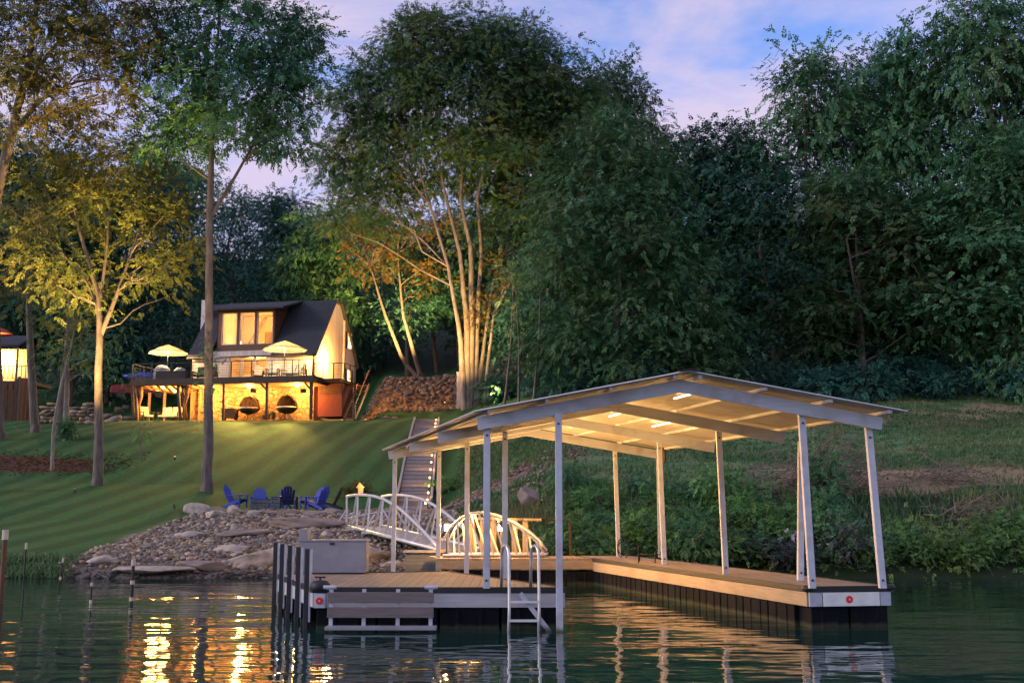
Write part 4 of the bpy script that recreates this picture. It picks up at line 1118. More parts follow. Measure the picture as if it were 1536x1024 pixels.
def build_house():
    hs = thing('house', tuple(HPOS), 'cream hillside house with steep dark roof, glowing dormer and raised deck', 'house')
    hs.rotation_euler = (0, 0, -HA); ORG[hs] = Vector((0, 0, 0))
    XL = hl(288, 560, 0).x; D = 8.0; ZF = 2.78; ZE = 5.0; ZR = 9.05
    def part(mb, name, mat, par=None, **k): return mb.build(name, M[mat], par or hs, **k)
    # lower stone wall below the deck and room above
    mb = wall_with_holes(XL, 0, 0, ZF, 0, .3, []); part(mb, 'stone_wall', 'stonewall')
    a, b = hl(344, 534, 0), hl(400, 567, 0)
    holes = [(a.x, b.x, ZF + .12, a.z)]
    part(wall_with_holes(XL, 0, ZF, ZE, 0, .2, holes), 'front_wall', 'cream')
    w3 = (b.x - a.x) / 3
    for i in range(3): window(hs, a.x + w3 * i + .05, a.x + w3 * (i + 1) - .05, ZF + .14, a.z - .02, .08, mat='canvas')
    # rooms
    def room(x0, x1, y0, y1, z0, z1_, name='room'):
        mb = MB(); mb.box(((x0 + x1) / 2, y1, (z0 + z1_) / 2), (x1 - x0, .1, z1_ - z0)); mb.box((x0, (y0 + y1) / 2, (z0 + z1_) / 2), (.1, y1 - y0, z1_ - z0))
        mb.box((x1, (y0 + y1) / 2, (z0 + z1_) / 2), (.1, y1 - y0, z1_ - z0)); mb.box(((x0 + x1) / 2, (y0 + y1) / 2, z0 - .03), (x1 - x0, y1 - y0, .05)); mb.box(((x0 + x1) / 2, (y0 + y1) / 2, z1_), (x1 - x0, y1 - y0, .06))
        return part(mb, name, 'plaster')
    r1 = room(a.x - .8, b.x + .8, .22, 3.4, ZF + .02, ZE - .3)
    mb = MB(); mb.box((a.x + .5, 2.6, ZF + .45), (1.3, .7, .8)); mb.box((a.x + 1.9, 1.4, ZF + .74), (1.2, .7, .05)); mb.box((a.x + 1.9, 1.4, ZF + .36), (.1, .1, .72)); mb.build('furniture', M['cushion'], r1)
    lamp('light', ((a.x + b.x) / 2, 1.3, ZE - .6), 12 * HOUSEK, (1, .52, .14), .15, parent=hs)
    # gable walls: lit front half and plainer rear half, set a little proud with a corner board
    def gable(x, th):
        A = [(x, 0, 0), (x, 5.6, 0), (x, 5.6, 7.95), (x, 4.7, ZR - .12), (x, 3.4, ZR - .12), (x, -.0, ZE)]
        mb = MB(); mb.prism(A, (-th, 0, 0)); part(mb, 'gable_wall', 'siding')
        B = [(x + (.06 if x > -1 else 0), 5.62, 0), (x + (.06 if x > -1 else 0), D, 0), (x + (.06 if x > -1 else 0), D, 5.2), (x + (.06 if x > -1 else 0), 5.62, 7.93)]
        mb = MB(); mb.prism(B, (-th, 0, 0)); part(mb, 'gable_wall', 'cream')
    gable(0, .2); gable(XL + .2, .2)
    mb = MB(); mb.box((.05, 5.6, 4), (.14, .16, 7.8)); part(mb, 'corner_board', 'siding')
    mb = wall_with_holes(XL, 0, 0, 5.2, D - .2, .2, []); part(mb, 'rear_wall', 'cream')
    # side windows with shutters
    for z0, z1_ in ((5.9, 7.1), (2.9, 4.3)):
        y0 = 6.3; mb = MB()
        for q in (0, .75): mb.bar((.085, y0 + q, z0), (.085, y0 + q, z1_), .07, .08, up=(1, 0, 0))
        for z in (z0, (z0 + z1_) / 2, z1_): mb.bar((.09, y0, z), (.09, y0 + .75, z), .08, .06)
        f = part(mb, 'window', 'canvas')
        mb = MB(); mb.box((.075, y0 + .37, (z0 + z1_) / 2), (.012, .75, z1_ - z0)); part(mb, 'pane', 'litpane', f)
        for q in (-.3, 1.05):
            mb = MB(); mb.box((.085, y0 + q, (z0 + z1_) / 2), (.04, .36, z1_ - z0 + .1)); part(mb, 'shutter', 'rail')
    # roof
    dxl, dxr = hl(326, 490, .5).x, hl(413, 490, .5).x
    def slope(x0, x1, pts, mat='shingle', name='roof', th=.16):
        mb = MB(); mb.prism([(x0, y, z) for y, z in pts] + [(x0, y, z - th) for y, z in pts[::-1]], (x1 - x0, 0, 0)); return part(mb, name, mat)
    fr = [(-.42, ZE - .42), (3.3, ZR), (4.75, ZR)]
    slope(XL - .25, dxl - .12, fr); slope(dxr + .12, .28, fr)
    slope(XL - .25, .28, [(4.76, ZR), (8.4, 4.75)])
    # dormer
    dz = hl(370, 461, -.1).z
    slope(dxl - .45, dxr + .85, [(-.15, dz), (3.28, ZR + .03)], name='dormer_roof', th=.14)
    slope(dxl - .1, dxr + .1, [(3.29, ZR - .01), (4.75, ZR - .005)])
    wz0, wz1 = hl(370, 516, .5).z, hl(370, 469, .5).z
    xs = [(hl(333.5, 490, .5).x, hl(355.5, 490, .5).x), (hl(360.5, 490, .5).x, hl(382, 490, .5).x), (hl(386.5, 490, .5).x, hl(409, 490, .5).x)]
    part(wall_with_holes(dxl, dxr, ZE - .15, dz + .0, .5, .16, [(p, q, wz0, wz1) for p, q in xs]), 'dormer_wall', 'frame')
    for p, q in xs: window(hs, p, q, wz0, wz1, .53, fw=.05, mat='canvas')
    for x in (dxl, dxr):
        mb = MB(); mb.prism([(x, .5, ZE + .4), (x, .5, dz), (x, 3.3, ZR - .2), (x, 3.3, ZR - .4)], (.1 if x == dxl else -.1, 0, 0)); part(mb, 'dormer_cheek', 'cedar')
    r2 = room(dxl + .12, dxr - .12, .7, 4.4, wz0 - .25, dz + .15, 'upper_room')
    mb = MB(); mb.bar((xs[0][0] + .55, 3.4, wz0 + .2), (xs[0][1] + .6, 3.9, wz1 + .3), .12, .12); mb.box((xs[1][0] + .7, 4.2, wz0 + .75), (.9, .1, 1.4)); mb.box((xs[2][0] + .6, 4.1, wz0 + 1.35), (1.3, .3, .08)); mb.build('beam', M['soffit'], r2)
    mb = MB(); mb.lathe((xs[0][0] + .5, 2.2, wz0 + .35), [(.2, 0), (.1, .3)], 12); mb.build('lamp_shade', M['screenlamp'], r2)
    lamp('light', ((dxl + dxr) / 2, 2.0, dz - .35), 20 * HOUSEK, (1, .52, .14), .15, parent=hs)
    zc = hl(294, 451, 2.2).z; mb = MB(); mb.box((XL - .28, 2.4, zc / 2), (.55, .7, zc)); part(mb, 'chimney', 'cabinet')
    # gutters and downpipe
    mb = MB(); mb.tube([(.05, -.5, ZE - .5), (.05, -.3, ZE - .75), (-.1, -.1, ZE - .9), (-.1, -.08, ZF)], .045, 8); part(mb, 'downpipe', 'rail', smooth=True)
    mb = MB(); mb.tube([(XL - .2, -.5, ZE - .5), (.25, -.5, ZE - .5)], .06, 8); part(mb, 'gutter', 'rail', smooth=True)
    # raised deck
    DY = -3.0; DXL = hl(196, 570, DY).x; DXR = hl(470, 570, DY).x; dt = ZF - .02; dth = hl(330, 568, DY).z - hl(330, 577, DY).z
    mb = MB(); mb.box(((DXL + DXR) / 2, DY / 2 - .0, dt - dth / 2), (DXR - DXL, -DY - .01, dth)); dk = part(mb, 'deck', 'trimwood')
    mb = MB(); mb.box(((DXL + XL) / 2, 1.5, dt - dth / 2), (XL - DXL - .02, 3.0, dth)); mb.build('deck', M['trimwood'], hs)
    mb = MB(); mb.box(((DXL + DXR) / 2, DY / 2 + .04, dt - dth - .02), (DXR - DXL - .1, -DY - .12, .03)); mb.build('soffit', M['soffit'], dk)
    mb = MB(); mb.box(((DXL + XL) / 2, 1.5, dt - dth - .02), (XL - DXL - .1, 2.9, .03)); mb.build('soffit', M['soffit'], dk)
    def railing(p, q, n, name='railing'):
        p, q = Vector(p), Vector(q); mb = MB(); mb.bar(p + Vector((0, 0, 1.08)), q + Vector((0, 0, 1.08)), .07, .05)
        for k in range(1, 6): mb.tube([p + Vector((0, 0, .17 * k)), q + Vector((0, 0, .17 * k))], .009, 4)
        r = part(mb, name, 'rail')
        for i in range(n + 1):
            mb = MB(); c = lerp(p, q, i / n); mb.bar(c, c + Vector((0, 0, 1.06)), .06, .06, up=(0, 1, 0)); mb.build('rail_post', M['rail'], r)
    railing((DXL + .05, DY + .06, dt), (DXR - .05, DY + .06, dt), 9)
    railing((DXL + .05, DY + .1, dt), (DXL + .05, 2.95, dt), 4)
    # right hand landing with railing, stairs and red box under it
    e0 = -1.4; ex = hl(521, 570, 0).x
    mb = MB(); mb.box((ex / 2 + .0, e0 / 2 + .8, dt - .16), (ex, 3.0, .22)); part(mb, 'landing', 'trimwood')
    railing((.02, DY + .1, dt), (.02, e0 + -.6, dt), 1); railing((.1, -.65, dt), (ex, -.65, dt), 3); railing((ex, -.6, dt), (ex, 1.6, dt), 2)
    mb = MB()
    for i in range(14):
        mb.box((ex + .35, 2.2 + .0 - i * .19, dt - .2 - i * .19), (.9, .26, .05))
    for s in (.0, .8): mb.bar((ex + s, 2.3, dt - .1), (ex + s, -.5, .0), .05, .24)
    part(mb, 'outer_stairs', 'frame')
    mb = MB(); mb.bar((ex + .78, 2.3, dt + .9), (ex + .78, -.5, 1.0), .06, .06); mb.bar((ex + .78, -.5, 0), (ex + .78, -.5, 1.0), .07, .07, up=(0, 1, 0)); part(mb, 'handrail', 'frame')
    q0, q1 = hl(476, 628, -.5), hl(513, 586, -.5)
    mb = MB(); mb.box(((q0.x + q1.x) / 2, .6, (q0.z + .15 + dt - .3) / 2), (q1.x - q0.x, 2.2, dt - .3 - q0.z - .15)); sb = part(mb, 'shed_box', 'redwood')
    mb = MB(); mb.box(((q0.x + q1.x) / 2, -.52, dt - .75), (q1.x - q0.x - .05, .05, .6)); mb.build('panel', M['cedar'], sb)
    # deck posts
    for px, w in ((203, .17), (209, .1), (272, .16), (278, .1), (336, .15), (401, .17), (467, .17)):
        x = hl(px, 600, DY + .25).x; top_x = hl(px - (5 if px < 300 else 0), 580, DY + .25).x
        mb = MB(); mb.bar((x, DY + .25, -.15), (top_x, DY + .25, dt - dth - .03), w, w, up=(0, 1, 0))
        if px > 380: mb.bar((x, DY + .25, 1.75), (x - .5, DY + .25, dt - dth - .04), .1, .1)
        part(mb, 'deck_post', 'trimwood' if px != 209 else 'soffit')
    for px in (300, 247, 224, 288):
        x = hl(px, 600, -.3 if px > 250 else 1.5).x; mb = MB(); mb.bar((x, -.3 if px > 250 else 1.5, 0), (x, -.3 if px > 250 else 1.5, dt - dth - .03), .14, .14, up=(0, 1, 0)); part(mb, 'deck_post', 'soffit')
    # tied back curtains on the left bays
    for px in (206, 275):
        x = hl(px, 600, DY + .2).x
        mb = MB(); mb.tube([(x + .05, DY + .4, dt - dth - .05), (x + .14, DY + .4, 1.6), (x + .04, DY + .4, 1.0), (x + .1, DY + .4, .05)], [.2, .13, .07, .15], 10); part(mb, 'curtain', 'curtain', smooth=True)
    mb = MB()
    for i in range(10):
        t = i / 9; x = lerp(hl(200, 580, DY).x, hl(300, 580, DY).x, t); mb.bar((x, DY + .35, dt - dth - .05 - .0), (x + .5, DY + .35, dt - dth - .12 - .35 * math.sin(t * PI) ** 1), .5, .03, up=(0, 0, 1))
    part(mb, 'swag', 'curtain')
    # soffit lights and flood lamp
    for px, py, yl, w in ((244, 581, -2.2, 34), (262, 586, .2, 26), (374, 579, -1.3, 46), (446, 580, -1.3, 46), (313, 580, -1.3, 44)):
        p = hl(px, py, yl); p.z = dt - dth - .12
        mb = MB(); mb.lathe((p.x, p.y, p.z), [(.07, -.05), (.1, -.01), (.1, .05)], 12); part(mb, 'ceiling_light', 'bulb', smooth=True)
        lamp('light', (p.x, p.y, p.z - .38), w * 1.25 * HOUSEK, WARM, .34, parent=hs)
    for px, py in ((455, 586), (380, 586)):
        p = hl(px, py, -1.9); mb = MB(); mb.box(p, (.32, .3, .28)); part(mb, 'flood_lamp', 'rail')
        lamp('light', (p.x, DY - .1, p.z - .1), 1250, (1, .72, .12), .1, spot=44, target=HINV @ (at(px - 95, 672, 59) - HPOS), blend=.8, parent=hs)
    # wall lantern on the gable side
    p = Vector((.14, 1.7, hl(490, 545, 1.7).z))
    mb = MB(); mb.box(p, (.14, .14, .28)); part(mb, 'wall_lantern', 'bulb')
    lamp('light', (p.x + .75, p.y - .05, p.z + .1), 130 * HOUSEK, WARM, .3, parent=hs)
    lamp('light', (hl(462, 545, -.3).x, -.45, ZE - 1.0), 9 * HOUSEK, WARM, .08, parent=hs)
    return hs, dt, DY

HOUSEK = 3.7

def build_house_things(dt, DY):
    # parasols
    for px, py0, py1, wpx, yl, lab, w in ((252, 517, 530, 64, -1.0, 'lit cream parasol over the left end of the raised deck', 40), (427, 511, 525, 70, -2.3, 'lit cream parasol on the right half of the raised deck', 30)):
        c = hl(px, py1, yl); top = hl(px, py0, yl).z; r = wpx / 2 * .0445
        t = hthing('parasol', (c.x, yl, dt), lab, 'parasol', 'parasols on the raised deck')
        zr = c.z - dt; h = top - c.z
        mb = MB(); n = 8; vs = []
        for rr, zz in ((r, 0), (r * .98, .03), (r * .5, h * .58), (.04, h)):
            for k in range(n): vs.append((rr * math.cos(2 * PI * k / n + .2), rr * math.sin(2 * PI * k / n + .2), zr + zz))
        fs = [(i * n + k, i * n + (k + 1) % n, (i + 1) * n + (k + 1) % n, (i + 1) * n + k) for i in range(3) for k in range(n)] + [tuple(range(3 * n, 4 * n))]
        mb.add(vs + [(v[0] * .985, v[1] * .985, v[2] - .012) for v in vs], fs + [tuple(q + 4 * n for q in f)[::-1] for f in fs]); mb.build('canopy', M['shadecloth'], t)
        mb = MB(); mb.tube([(0, 0, 0), (0, 0, zr + h)], .03, 8); mb.build('pole', M['rail'], t)
        for k in range(n):
            a = 2 * PI * k / n + .2; mb = MB(); mb.tube([(.05 * math.cos(a), .05 * math.sin(a), zr + h - .06), (r * .95 * math.cos(a), r * .95 * math.sin(a), zr + .0)], .012, 5); rb = mb.build('rib', M['canvas'], t)
            if k % 2: mb = MB(); mb.box((r * .5 * math.cos(a), r * .5 * math.sin(a), zr + h * .45), (.1, .1, .05)); mb.build('light', M['led'], rb)
        lamp('light', (.0, -.12, zr + .0), w * 1.5 * HOUSEK, (1, .66, .3), .1, parent=t)
    # lounge chair with cushions
    def lounge(px, yl, z, rz, lab, w=.75, wide=1, mat='cushion', group=None):
        c = hl(px, 600, yl); t = hthing('lounge_chair' if wide == 1 else 'sofa', (c.x, yl, z), lab, 'chair' if wide == 1 else 'sofa', group, rz); W = w * wide
        mb = MB(); mb.box((0, 0, .33), (W, .75, .16)); mb.build('seat', M[mat], t, bevel=.04)
        for i in range(wide):
            x = (i - (wide - 1) / 2) * w; mb = MB(); mb.box((x, .33, .68), (w * .9, .2, .62), M=Matrix.Rotation(-.22, 3, 'X')); mb.build('backrest', M[mat], t, bevel=.04)
        for s in (-1, 1):
            mb = MB(); mb.box((s * (W / 2 + .03), 0, .58), (.07, .78, .05)); mb.build('armrest', M['wicker'], t)
            for y in (-.34, .36): mb = MB(); mb.box((s * W / 2, y, .28), (.06, .06, .56)); mb.build('leg', M['wicker'], t)
    lounge(220, -1.9, 0, math.radians(60), 'pale cushioned lounge chair at the left open bay under the deck')
    lounge(256, -1.2, 0, 0, 'pale two seat sofa under the left bay of the deck', wide=2)
    lounge(386, -1.2, dt, math.radians(20), 'white chair on the raised deck in front of the glass doors', mat='cushion', w=.65)
    lounge(306, -1.6, dt, 0, 'dark wicker sofa on raised deck behind the straight trunk', wide=2, mat='wicker')
    lounge(440, -1.6, dt, math.radians(-8), 'low dark sofa on raised deck below the right parasol', wide=2, mat='cover')
    lounge(408, -1.9, dt, math.radians(10), 'low dark seat on raised deck left of the right parasol pole', wide=1, mat='cover')
    # covered furniture at left of the deck
    for px, yl, w, h, lab in ((243, -1.5, 1.2, 1.15, 'bulky grill under a pale grey cover on the left of the deck'), (270, -1.5, 1.0, .95, 'smaller covered grill beside the bulky one on the deck')):
        c = hl(px, 560, yl); t = hthing('covered_grill', (c.x, yl, dt), lab, 'grill', None)
        mb = MB(); mb.lathe((0, 0, 0), [(w * .5, .05), (w * .47, h * .55), (w * .44, h * .75), (w * .25, h * .96), (.05, h)], 14); mb.build('cover', M['cover'], t, smooth=True)
        mb = MB(); mb.box((0, -.1, .35), (w * 1.05, .5, .06)); mb.build('shelf', M['rail'], t)
    c = hl(258, 560, -2.4); t = hthing('planter_box', (c.x, -2.4, dt), 'long dark planter box standing inside the deck rail at left', 'planter')
    mb = MB(); mb.box((0, 0, .3), (2.2, .4, .5)); mb.build('box', M['rail'], t)
    mb = MB(); mb.box((0, 0, .56), (2.25, .45, .04)); mb.build('rim', M['rail'], t)
    # egg chairs
    for px, yl, lab in ((373.5, -1.2, 'left wicker egg chair with pale cushion under the deck'), (430, -1.2, 'right wicker egg chair with pale cushion under the deck')):
        c = hl(px, 610, yl); t = hthing('egg_chair', (c.x, yl, 0), lab, 'chair', 'egg chairs under the deck')
        mb = MB(); mb.lathe((0, 0, .38), [(.15, 0), (.5, .1), (.72, .3), (.74, .4), (.7, .42), (.45, .2)], 20); mb.build('basket', M['wicker'], t, smooth=True)
        mb = MB()
        vs = []; fs = []
        for i in range(7):
            z = .74 + .92 * math.sin(i / 6 * PI / 2); r_ = .74 * math.cos(i / 6 * PI / 2 * .93) ** .8
            for k in range(13):
                a = PI * k / 12; vs.append((r_ * math.cos(a), .05 + r_ * .85 * math.sin(a), z)); vs.append((r_ * .96 * math.cos(a), .04 + r_ * .8 * math.sin(a), z))
        for i in range(6):
            for k in range(12):
                q = (i * 13 + k) * 2; fs += [(q, q + 2, q + 28, q + 26), (q + 1, q + 27, q + 29, q + 3)]
        mb.add(vs, fs)
        for k in range(9):
            a = PI * k / 8; mb.tube([(.73 * math.cos(a), .05 + .6 * math.sin(a), .75), (.62 * math.cos(a), .05 + .52 * math.sin(a), 1.15), (.3 * math.cos(a), .05 + .25 * math.sin(a), 1.55), (0, .1, 1.66)], .018, 5)
        mb.tube([(.73, .0, .72), (.66, -.02, 1.15), (.4, 0, 1.5), (0, .05, 1.68), (-.4, 0, 1.5), (-.66, -.02, 1.15), (-.73, 0, .72)], .032, 8); mb.build('hood', M['wicker'], t)
        mb = MB(); mb.lathe((0, -.06, .66), [(.5, 0), (.7, .08), (.68, .18), (.2, .22)], 18); mb.build('cushion', M['cushion'], t, smooth=True)
        for k in range(4):
            a = PI / 4 + k * PI / 2; mb = MB(); mb.tube([(.1 * math.cos(a), .1 * math.sin(a), .4), (.42 * math.cos(a), .42 * math.sin(a), 0)], .025, 6); mb.build('leg', M['rail'], t)
    c = hl(345, 620, -1.4); t = hthing('wooden_chest', (c.x, -1.4, 0), 'brown slatted wooden chest left of the egg chairs', 'chest')
    mb = MB(); mb.box((0, 0, .42), (1.0, .6, .6)); mb.build('body', M['cedar'], t, bevel=.01)
    mb = MB(); mb.box((0, 0, .745), (1.06, .66, .05)); mb.build('lid', M['frame'], t)
    for s in (-1, 1): mb = MB(); mb.box((s * .42, 0, .06), (.08, .5, .12)); mb.build('foot', M['trimwood'], t)
    for i, (px, h) in enumerate(((402, .35), (396, .28), (410, .45))):
        c = hl(px, 625, -1.5); t = hthing('plant_pot', (c.x, -1.5, 0), ('short pot between the egg chairs beside the post', 'smallest pot right of the left egg chair', 'tall pot left of the right egg chair')[i], 'pot')
        mb = MB(); mb.lathe((0, 0, 0), [(.1, 0), (.15, h * .9), (.17, h)], 12); mb.build('pot', M['dirt'], t, smooth=True)
        V, tn = leaf_cloud(np.array([[0, 0, h + .12]]), np.array([[0, 0, 1.]]), 40, (.09, .09, .1), .12, NR)
        np_mesh('leaves', V, 4, M['leafshrub'], t, tone=tn)
    # red car with a blue kayak, left behind the deck
    p = at(214, 597, 86); z = z1(p.x, p.y)
    zc = max(z, at(214, 598, 86).z); t = thing('parked_car', (p.x, p.y, zc), 'red car parked behind the left end of the house deck', 'car'); ORG[t] = Vector((0, 0, 0)); t.rotation_euler = (0, 0, .12)
    prof = [(-2.3, .35), (-2.32, .75), (-2.2, .98), (-1.0, 1.08), (2.2, 1.08), (2.3, .9), (2.28, .35)]
    mb = MB(); mb.prism([(x, -.9, zz) for x, zz in prof], (0, 1.8, 0)); bd = mb.build('body', M['truckred'], t, bevel=.05)
    mb = MB(); mb.hexa([Vector(q) for q in ((-1.1, -.82, 1.06), (1.9, -.82, 1.06), (1.9, .82, 1.06), (-1.1, .82, 1.06), (-.5, -.66, 1.58), (1.6, -.66, 1.58), (1.6, .66, 1.58), (-.5, .66, 1.58))]); mb.build('cabin', M['truckred'], t, bevel=.05)
    for a0, a1 in ((-.85, .3), (.42, 1.6)):
        mb = MB(); mb.hexa([Vector(q) for q in ((a0, -.83, 1.12), (a1, -.83, 1.12), (a1, -.8, 1.12), (a0, -.8, 1.12), (a0 + .3 if a0 < 0 else a0, -.7, 1.5), (a1 - .05, -.7, 1.5), (a1 - .05, -.66, 1.5), (a0 + .3 if a0 < 0 else a0, -.66, 1.5))]); mb.build('window', M['black'], t)
    for x in (-1.45, 1.4):
        for y in (-.82, .82):
            mb = MB(); mb.lathe((0, 0, 0), [(.2, -.1), (.32, -.1), (.34, 0), (.32, .1), (.2, .1)], 18); mb.xf(Matrix.Translation((x, y, .34)) @ Matrix.Rotation(PI / 2, 4, 'X')); w_ = mb.build('wheel', M['black'], t, smooth=False)
            mb = MB(); mb.lathe((0, 0, 0), [(.19, -.11), (.19, .11)], 14); mb.xf(Matrix.Translation((x, y, .34)) @ Matrix.Rotation(PI / 2, 4, 'X')); mb.build('rim', M['rail'], w_)
    mb = MB(); mb.box((-2.3, -.55, .72), (.06, .4, .14)); mb.build('headlight', M['cabinet'], t)
    mb = MB(); mb.box((-2.3, .55, .72), (.06, .4, .14)); mb.build('headlight', M['cabinet'], t)
    k = thing('kayak', (p.x + .1, p.y, zc + 1.62), 'blue kayak lying on top of the red car', 'kayak'); ORG[k] = Vector((0, 0, 0)); k.rotation_euler = (0, 0, .12)
    mb = MB(); mb.tube([(-1.7, 0, .16), (-1.2, 0, .14), (-.4, 0, .15), (.5, 0, .15), (1.2, 0, .14), (1.7, 0, .17)], [.04, .22, .34, .34, .22, .04], 12); mb.build('hull', M['blue'], k, smooth=True)
    mb = MB(); mb.lathe((0, 0, .42), [(.2, 0), (.26, .06), (.2, .08)], 14); mb.build('cockpit_rim', M['black'], k)
    # stacked stone wall
    p0, p1 = hit(62, 634), hit(138, 636)
    t = thing('stone_wall', tuple((p0 + p1) / 2), 'dry stacked stone wall by the paired trunks at left', 'wall')
    rg = random.Random(3); r4 = np.random.default_rng(8); kinds = [rock_verts(r4, 2) for _ in range(8)]; vs, fs, n = [], [], 0
    Lw = (p1 - p0).length
    for row in range(6):
        x = -.2 + .15 * (row % 2)
        while x < Lw:
            w = rg.uniform(.3, .75); f = min(1, max(0, (x + w / 2) / Lw)); c = lerp(p0, p1, f)
            if row < 5 or rg.random() < .5:
                v, fc = kinds[rg.randrange(8)]; th = rg.uniform(-.12, .12)
                q = v * np.array([w * .66, .34, .17 * rg.uniform(.85, 1.15)]); q = np.stack([q[:, 0], q[:, 1], q[:, 2] + q[:, 0] * th], 1)
                vs.append(q + np.array([c.x, c.y + rg.uniform(-.07, .07) + row * .04, c.z + .08 + row * .225])); fs.append(fc + n); n += len(v)
            x += w
    np_mesh('stones', np.concatenate(vs), 3, M['rock'], t, faces=np.concatenate(fs))
    # stained fence at left edge
    for i, (xa, xb, ya, yb) in enumerate(((0, 26, 573, 612), (27, 45, 566, 606))):
        q0, q1 = at(xa - (40 if i == 0 else 0), yb, 70), at(xb, yb, 71)
        zt = at(xa, ya, 70).z
        t = thing('board_fence', tuple((q0 + q1) / 2), ('stained board fence cut by the left edge of the photo', 'short taller section of stained fence nearest the straight brown trunk')[i], 'fence', 'stained fence at the left')
        n = int((q1 - q0).length / .3)
        mb = MB()
        for k in range(n):
            c = lerp(q0, q1, (k + .5) / n); mb.box((c.x, c.y, (z1(c.x, c.y) - .2 + zt) / 2), (.28, .03, zt - z1(c.x, c.y) + .2))
        mb.build('boards', M['fence'], t)
        for f in (0, 1):
            c = lerp(q0, q1, f); mb = MB(); mb.box((c.x, c.y - .07, (z1(c.x, c.y) + zt) / 2), (.13, .1, zt - z1(c.x, c.y) + .1)); mb.build('post', M['trimwood'], t)
    # neighbouring cabin deck at left edge
    c = at(-20, 575, 73); zt = at(10, 571, 73).z
    t = thing('neighbour_cabin', (c.x, 73, z1(c.x, 73)), 'lit neighbouring cabin with railed porch cut by the left edge', 'cabin')
    xr = at(48, 575, 73).x; xl = at(-120, 575, 73).x; zb = z1(c.x, 73)
    mb = MB(); mb.box(((xl + xr) / 2, 74.5, zt - .12), (xr - xl, 3.4, .2)); mb.build('porch', M['trimwood'], t)
    xw = at(44, 540, 76).x
    mb = MB(); mb.box(((xl + xw) / 2, 76.4, zt + 1.3), (xw - xl, .2, 2.6)); mb.build('wall', M['siding'], t)
    mb = MB(); mb.prism([(xl, 74.6, zt + 2.5), (xl, 77.5, zt + 3.6), (xl, 77.5, zt + 3.75), (xl, 74.6, zt + 2.65)], (xw - xl - .3, 0, 0)); mb.build('roof', M['shingle'], t)
    mb = MB(); mb.bar((xl, 72.9, zt + 1.0), (xr, 72.9, zt + 1.0), .08, .05); mb.bar((xl, 72.9, zt + .15), (xr, 72.9, zt + .15), .05, .04); rl = mb.build('railing', M['trimwood'], t)
    for k in range(26): mb = MB(); x = lerp(xl, xr, (k + .5) / 26); mb.box((x, 72.9, zt + .57), (.04, .04, .86)); mb.build('baluster', M['trimwood'], rl)
    for px in (26, 46, -40):
        x = at(px, 575, 73).x; mb = MB(); mb.box((x, 73.0, (zb + zt) / 2), (.16, .16, zt - zb + .2)); mb.build('post', M['trimwood'], t)
    x = at(27, 540, 73.2).x; mb = MB(); mb.box((x, 73.1, zt + 1.1), (.12, .12, 2.3)); mb.build('post', M['soffit'], t)
    p = at(6, 540, 75.9); mb = MB(); mb.lathe((p.x, p.y + .2, p.z), [(.1, -.12), (.14, 0), (.1, .12)], 12); mb.build('globe_lamp', M['bulb'], t, smooth=True)
    lamp('light', (p.x, p.y - .25, p.z), 120 * HOUSEK, WARM, .12, parent=t)
    c = at(-6, 500, 73.6); t = thing('parasol', (c.x, 73.6, zt), 'red parasol on the cabin porch at the left edge', 'parasol')
    mb = MB(); mb.lathe((c.x, 73.6, c.z), [(1.1, -.05), (1.12, 0), (.55, .3), (.04, .5)], 8); mb.build('canopy', M['redcanvas'], t)
    mb = MB(); mb.tube([(c.x, 73.6, zt), (c.x, 73.6, c.z + .4)], .03, 8); mb.build('pole', M['trimwood'], t)
    # utility cabinets by the pale trunks
    for i, (px, py, hpx, wpx) in enumerate(((690, 606, 47, 10), (735, 604, 27, 14), (715, 600, 46, 9))):
        Y = 79.5 if i != 2 else 82; b = at(px, py, Y); z = z1(b.x, Y); h = max(1.0, at(px, py - hpx, Y).z - z); w = wpx / 1680 * Y
        t = thing('utility_cabinet', (b.x, Y, z), ('tall white utility cabinet left of the pale trunk clump', 'short white utility cabinet right of the pale trunk clump', 'narrow pale cabinet hidden among the pale trunks')[i], 'cabinet')
        mb = MB(); mb.box((b.x, Y, z + h / 2), (w, .5, h)); mb.build('body', M['cabinet'], t, bevel=.02)
        mb = MB(); mb.box((b.x, Y - .26, z + h / 2), (w * .86, .02, h * .9)); mb.build('door', M['cabinet'], t, bevel=.005)
        mb = MB(); mb.box((b.x, Y, z + h + .02), (w + .06, .56, .04)); mb.build('cap', M['cabinet'], t)

def uplight(px, py, target, watts, spot, lab, Y=None):
    p = hit(px, py) if Y is None else Vector((at(px, py, Y).x, Y, z1(at(px, py, Y).x, Y)))
    t = thing('garden_spotlight', tuple(p), lab, 'spotlight', 'garden spotlights in the grass')
    d = (Vector(target) - p).normalized(); c = p + Vector((0, 0, .12))
    mb = MB(); mb.tube([p - Vector((0, 0, .1)), c], .02, 6); mb.build('stake', M['rail'], t)
    mb = MB(); mb.tube([c - d * .1, c + d * .06], [.035, .05], 10); h = mb.build('head', M['rail'], t)
    mb = MB(); mb.tube([c + d * .061, c + d * .065], .042, 10); mb.build('lens', M['uplens'], h)
    lamp('light', c + d * .16, watts, (1, .6, .2), .06, spot=spot, target=target, blend=.7, parent=t)

